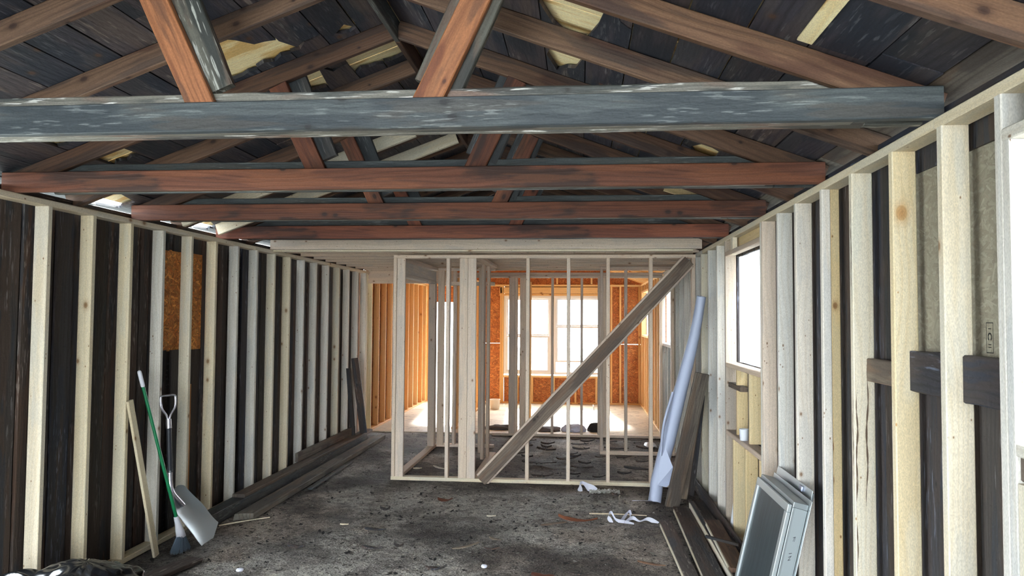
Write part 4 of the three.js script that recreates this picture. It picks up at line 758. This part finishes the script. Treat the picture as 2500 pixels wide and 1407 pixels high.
for (const [x, d, l] of [[-2.83, 6.83, 'crumpled white scrap in front of the long grey plank'], [-2.72, 4.86, 'white scrap on the dirt near the black bag'], [-0.66, 5.12, 'white chip lying at the lower middle edge of the floor'], [-2.3, 4.86, 'pale chip on the floor to the right of the black bag']])
  { const g = new THREE.IcosahedronGeometry(0.026, 2), p = g.attributes.position, r = fbm(Math.round(x * -100), 5, 5, 3); for (let i = 0; i < p.count; i++) { const k = 0.6 + 0.8 * r(p.getX(i) * 7, p.getZ(i) * 7 + p.getY(i) * 3); p.setXYZ(i, p.getX(i) * k, p.getY(i) * k * 0.5, p.getZ(i) * k); } g.computeVertexNormals(); tag(add(scene, 'paper_wad', g, paper, V(x, 0.014, d)), l, 'paper', { group: 'white scraps on the dirt floor' }); }
// burnt pieces: irregular curved flakes, thin wood slivers
function flakeGeo(L, W, seed, curl = 0.02) {
  const r = rng(seed), n = 14, k = 4, pos = [], idx = [], uv = [], e0 = [], e1 = [];
  for (let i = 0; i <= n; i++) { const s = Math.pow(Math.sin(Math.PI * (0.06 + 0.88 * i / n)), 0.5); e0.push(-W / 2 * s * (0.6 + 0.7 * r())); e1.push(W / 2 * s * (0.6 + 0.7 * r())); }
  const c = (r() - 0.5) * L * 0.2;
  for (const up of [0, 1]) for (let i = 0; i <= n; i++) for (let j = 0; j <= k; j++) { const t = i / n, z = e0[i] + (e1[i] - e0[i]) * j / k; pos.push((t - 0.5) * L, 0.002 + up * 0.007 + curl * Math.pow(t * 2 - 1, 2) + 0.3 * curl * Math.sin(j + t * 5), z + c * Math.sin(Math.PI * t)); uv.push(t * L / TEXL + seed * 0.17, z / TEXW + seed * 0.31); }
  const S = (n + 1) * (k + 1);
  for (let i = 0; i < n; i++) for (let j = 0; j < k; j++) { const a = i * (k + 1) + j; idx.push(S + a, S + a + 1, S + a + k + 1, S + a + 1, S + a + k + 2, S + a + k + 1, a, a + k + 1, a + 1, a + 1, a + k + 1, a + k + 2); }
  for (let i = 0; i < n; i++) for (const j of [0, k]) { const a = i * (k + 1) + j, b = a + k + 1; j ? idx.push(a, b, S + a, b, S + b, S + a) : idx.push(a, S + a, b, b, S + a, S + b); }
  const g = new THREE.BufferGeometry(); g.setAttribute('position', new THREE.Float32BufferAttribute(pos, 3)); g.setAttribute('uv', new THREE.Float32BufferAttribute(uv, 2)); g.setIndex(idx); g.computeVertexNormals(); return g;
}
tag(add(scene, 'bark_strip', flakeGeo(0.34, 0.05, 5, 0.025), M.red[0], V(-0.02, 0.008, 6.38), Q(Y, -0.22)), 'curved orange brown strip of burnt wood left of the curled paper', 'wood scrap');
tag(add(scene, 'bark_strip', flakeGeo(0.36, 0.08, 6, 0.02), M.red[3], V(-0.15, 0.008, 4.9), Q(Y, -0.3)), 'dark brown curved wood scrap at the lower edge of the floor', 'wood scrap');
tag(add(scene, 'bark_strip', flakeGeo(0.14, 0.07, 7, 0.02), M.red[3], V(-1.27, 0.008, 6.9), Q(Y, 0.1)), 'small brown wood flake below the left part of the partition', 'wood scrap');
[[-0.22, 6.22, 0.24, 0.045, 0.5, 'flat grey splint left of the orange brown strip', M.weather[2]], [-0.77, 6.4, 0.08, 0.02, 0.1, 'tiny pale splint in the middle of the floor', M.pine[0]], [-0.86, 5.55, 0.25, 0.03, 0.8, 'pale grey splint lying on the ash in the middle', M.weather[2]], [-0.66, 5.75, 0.12, 0.03, -0.6, 'short pale splint right of the middle splint', M.weather[2]], [-2.8, 5.98, 0.42, 0.012, 0.75, 'thin pale stick on the floor to the right of the shovel', M.pine[2]], [0.5, 5.3, 0.2, 0.03, -0.4, 'light brown splint in front of the planks at right', M.brown[2]], [-1.95, 6.0, 0.07, 0.015, 0.1, 'short pale twig on the dark dirt', M.pine[1]], [-1.62, 8.38, 0.22, 0.04, -0.8, 'pale piece of wood on the closet floor', M.pine[3]], [-1.85, 8.3, 0.1, 0.06, 0.2, 'bright offcut beside the closet plate', M.pine[0]], [0.33, 6.56, 0.5, 0.008, -0.02, 'thin light twig lying behind the curled paper', M.pine[2]]].forEach(([x, d, l, w, a, label, m], i) => tag(add(scene, 'wood_splint', flakeGeo(l, w, 20 + i, 0.004), m, V(x, 0.01, d), Q(Y, a)), label, 'wood scrap'));
{
  const r = rng(907), protos = [0, 1, 2, 3, 4].map((k) => flakeGeo(1, 0.24, 40 + k, 0.012));
  const done = [], flakes = [];
  for (let i = 0, tries = 0; i < 40 && tries < 900; tries++) {
    const back = i < 31, x = back ? -0.9 + 1.95 * Math.pow(r(), 0.7) : -2.2 + 2.6 * r(), d = back ? 8.0 + 2.6 * r() : 5.0 + 2.4 * r(), l = back ? 0.14 + 0.4 * r() * r() : 0.07 + 0.12 * r();
    if (done.some(([a, b, c]) => Math.hypot((a - x), (b - d) * 1.5) < (c + l) * 0.62)) continue;
    if (back && d > 9.3 && d < 9.75 && x > 0.1) continue;
    done.push([x, d, l]); i++;
    const m = add(scene, 'charred_scrap', protos[i % 5], M.char[[0, 1, 3, 4][i % 4]], V(x, 0.016, d), Q(Y, (r() - 0.5) * 0.9)); m.scale.set(l, 1.0 + 0.8 * r(), l * (0.6 + 0.4 * r()));
    const size = l > 0.3 ? 'long' : l > 0.19 ? 'middling' : 'short', where = back ? (x < -0.2 ? 'beside the closet' : x < 0.4 ? 'amid the dirt behind the partition' : 'near the short stud wall') : (x < -0.9 ? 'on the ash at left' : 'on the ash before the partition');
    tag(m, '', 'wood scrap', { group: `${size} charred flakes ${where}` });
    flakes.push([x / d, m]);
  }
  const by = {}; flakes.sort((a, b) => a[0] - b[0]).forEach(([, m]) => (by[m.userData.group] ??= []).push(m));
  const ORD = ['first', 'second', 'third', 'fourth', 'fifth', 'sixth', 'seventh', 'eighth', 'ninth'];
  for (const k in by) by[k].forEach((m, i, a) => { m.userData.label = a.length === 1 ? k.replace('flakes', 'flake') : i === 0 ? `leftmost of the ${k}` : i === a.length - 1 ? `rightmost of the ${k}` : `${ORD[i]} from the left of the ${k}`; });
}
// things at the edge of the pale floor
{
  const mk = (seed, sx, sy, sz) => { const g = new THREE.IcosahedronGeometry(1, 4), p = g.attributes.position, r = fbm(seed, 3, 3, 4); for (let i = 0; i < p.count; i++) { const a = p.getX(i), b = p.getY(i), c = p.getZ(i), k = 0.55 + 0.9 * r(a * 0.6 + 0.3, c * 0.6 + b * 0.4 + 0.5); p.setXYZ(i, a * k * sx, Math.max(-0.01, b * k * sy), c * k * sz); } g.computeVertexNormals(); return g; };
  tag(add(scene, 'rag', mk(711, 0.17, 0.11, 0.14), new THREE.MeshStandardMaterial({ color: srgb(0.08, 0.08, 0.09), roughness: 0.85 }), V(0.26, 0.022, 11.42)), 'crumpled black rag at the near edge of the pale floor', 'rag');
  tag(add(scene, 'rag', mk(721, 0.17, 0.09, 0.14), new THREE.MeshStandardMaterial({ color: srgb(0.66, 0.68, 0.76), roughness: 0.8 }), V(-0.1, 0.022, 11.35)), 'pale blue grey rag left of the black one', 'rag');
  tag(add(scene, 'rag', mk(731, 0.2, 0.05, 0.16), new THREE.MeshStandardMaterial({ color: srgb(0.36, 0.33, 0.33), roughness: 0.85 }), V(-0.5, 0.02, 11.38)), 'flat dark grey rag farther left by the second partition', 'rag');
  tag(add(scene, 'rag', mk(741, 0.22, 0.06, 0.12), new THREE.MeshStandardMaterial({ color: srgb(0.3, 0.27, 0.26), roughness: 0.85 }), V(-1.25, 0.02, 11.4)), 'small dark heap beside the stud cluster of the second partition', 'rag');
  tag(add(scene, 'plastic_sheet', mk(751, 0.08, 0.025, 0.2), new THREE.MeshStandardMaterial({ color: srgb(0.8, 0.84, 0.88), roughness: 0.4 }), V(0.95, 0.02, 10.2)), 'crumpled clear grey plastic behind the short partition', 'plastic');
  const b = group('bucket', V(-1.62, 0.012, 13.9), 'small white bucket standing on the pale floor left of the far window', 'bucket');
  const wm = new THREE.MeshStandardMaterial({ color: srgb(0.86, 0.82, 0.76), roughness: 0.5 });
  add(b, 'body', new THREE.LatheGeometry([[0, 0], [0.085, 0], [0.1, 0.18], [0.093, 0.18], [0.08, 0.015], [0, 0.015]].map((p) => new THREE.Vector2(...p)), 28), wm); add(b, 'rim', new THREE.TorusGeometry(0.1, 0.007, 8, 30), wm, new THREE.Vector3(0, 0.178, 0), Q(X, Math.PI / 2));
}
// offcuts up in the roof
plain('roof_offcut', M.pineTan, V(0.86, 2.66, 5.3), V(1.13, 2.555, 5.3), 0.13, 0.02, new THREE.Vector3(0, 0.6, 0.8), 'clean tan board end lying on the third truss at the right eave', 'board', { tone: 0 });
plain('roof_offcut', M.pineTan, V(0.62, 2.72, 5.5), V(0.9, 2.63, 5.5), 0.06, 0.02, Y, 'smaller tan offcut left of the tan board end', 'board', { tone: 1 });
// fine litter of chips over the dirt: nobody could count it
{
  const geo = flakeGeo(1, 0.6, 77, 0.03), mat = new THREE.MeshStandardMaterial({ roughness: 0.85 }), n = 7000, im = new THREE.InstancedMesh(geo, mat, n), r = rng(999), mm = new THREE.Matrix4(), e = new THREE.Euler(), c = new THREE.Color();
  for (let i = 0; i < n; i++) {
    const d = i < 4600 ? 4.3 + 3.3 * r() : 7.9 + 3.1 * r(), x = -3.1 + 4.25 * r(), l = 0.006 + 0.04 * Math.pow(r(), 5);
    e.set((r() - 0.5) * 0.5, r() * 6.28, (r() - 0.5) * 0.5); mm.compose(V(x, -0.002 + 0.003 * r(), d), new THREE.Quaternion().setFromEuler(e), new THREE.Vector3(l, 0.06 + 0.5 * l, l)); im.setMatrixAt(i, mm);
    const k = r(); c.setRGB(...(k < 0.62 ? [0.012, 0.011, 0.011] : k < 0.84 ? [0.05, 0.042, 0.036] : k < 0.93 ? [0.16, 0.15, 0.13] : [0.36, 0.34, 0.3])).multiplyScalar(0.7 + 0.6 * r()); im.setColorAt(i, c);
  }
  im.name = 'floor_litter'; im.castShadow = im.receiveShadow = true; im.userData = { kind: 'stuff', label: 'fine chips of char, ash and wood scattered over the dirt floor', category: 'litter' }; scene.add(im);
}

renderer.render(scene, camera);
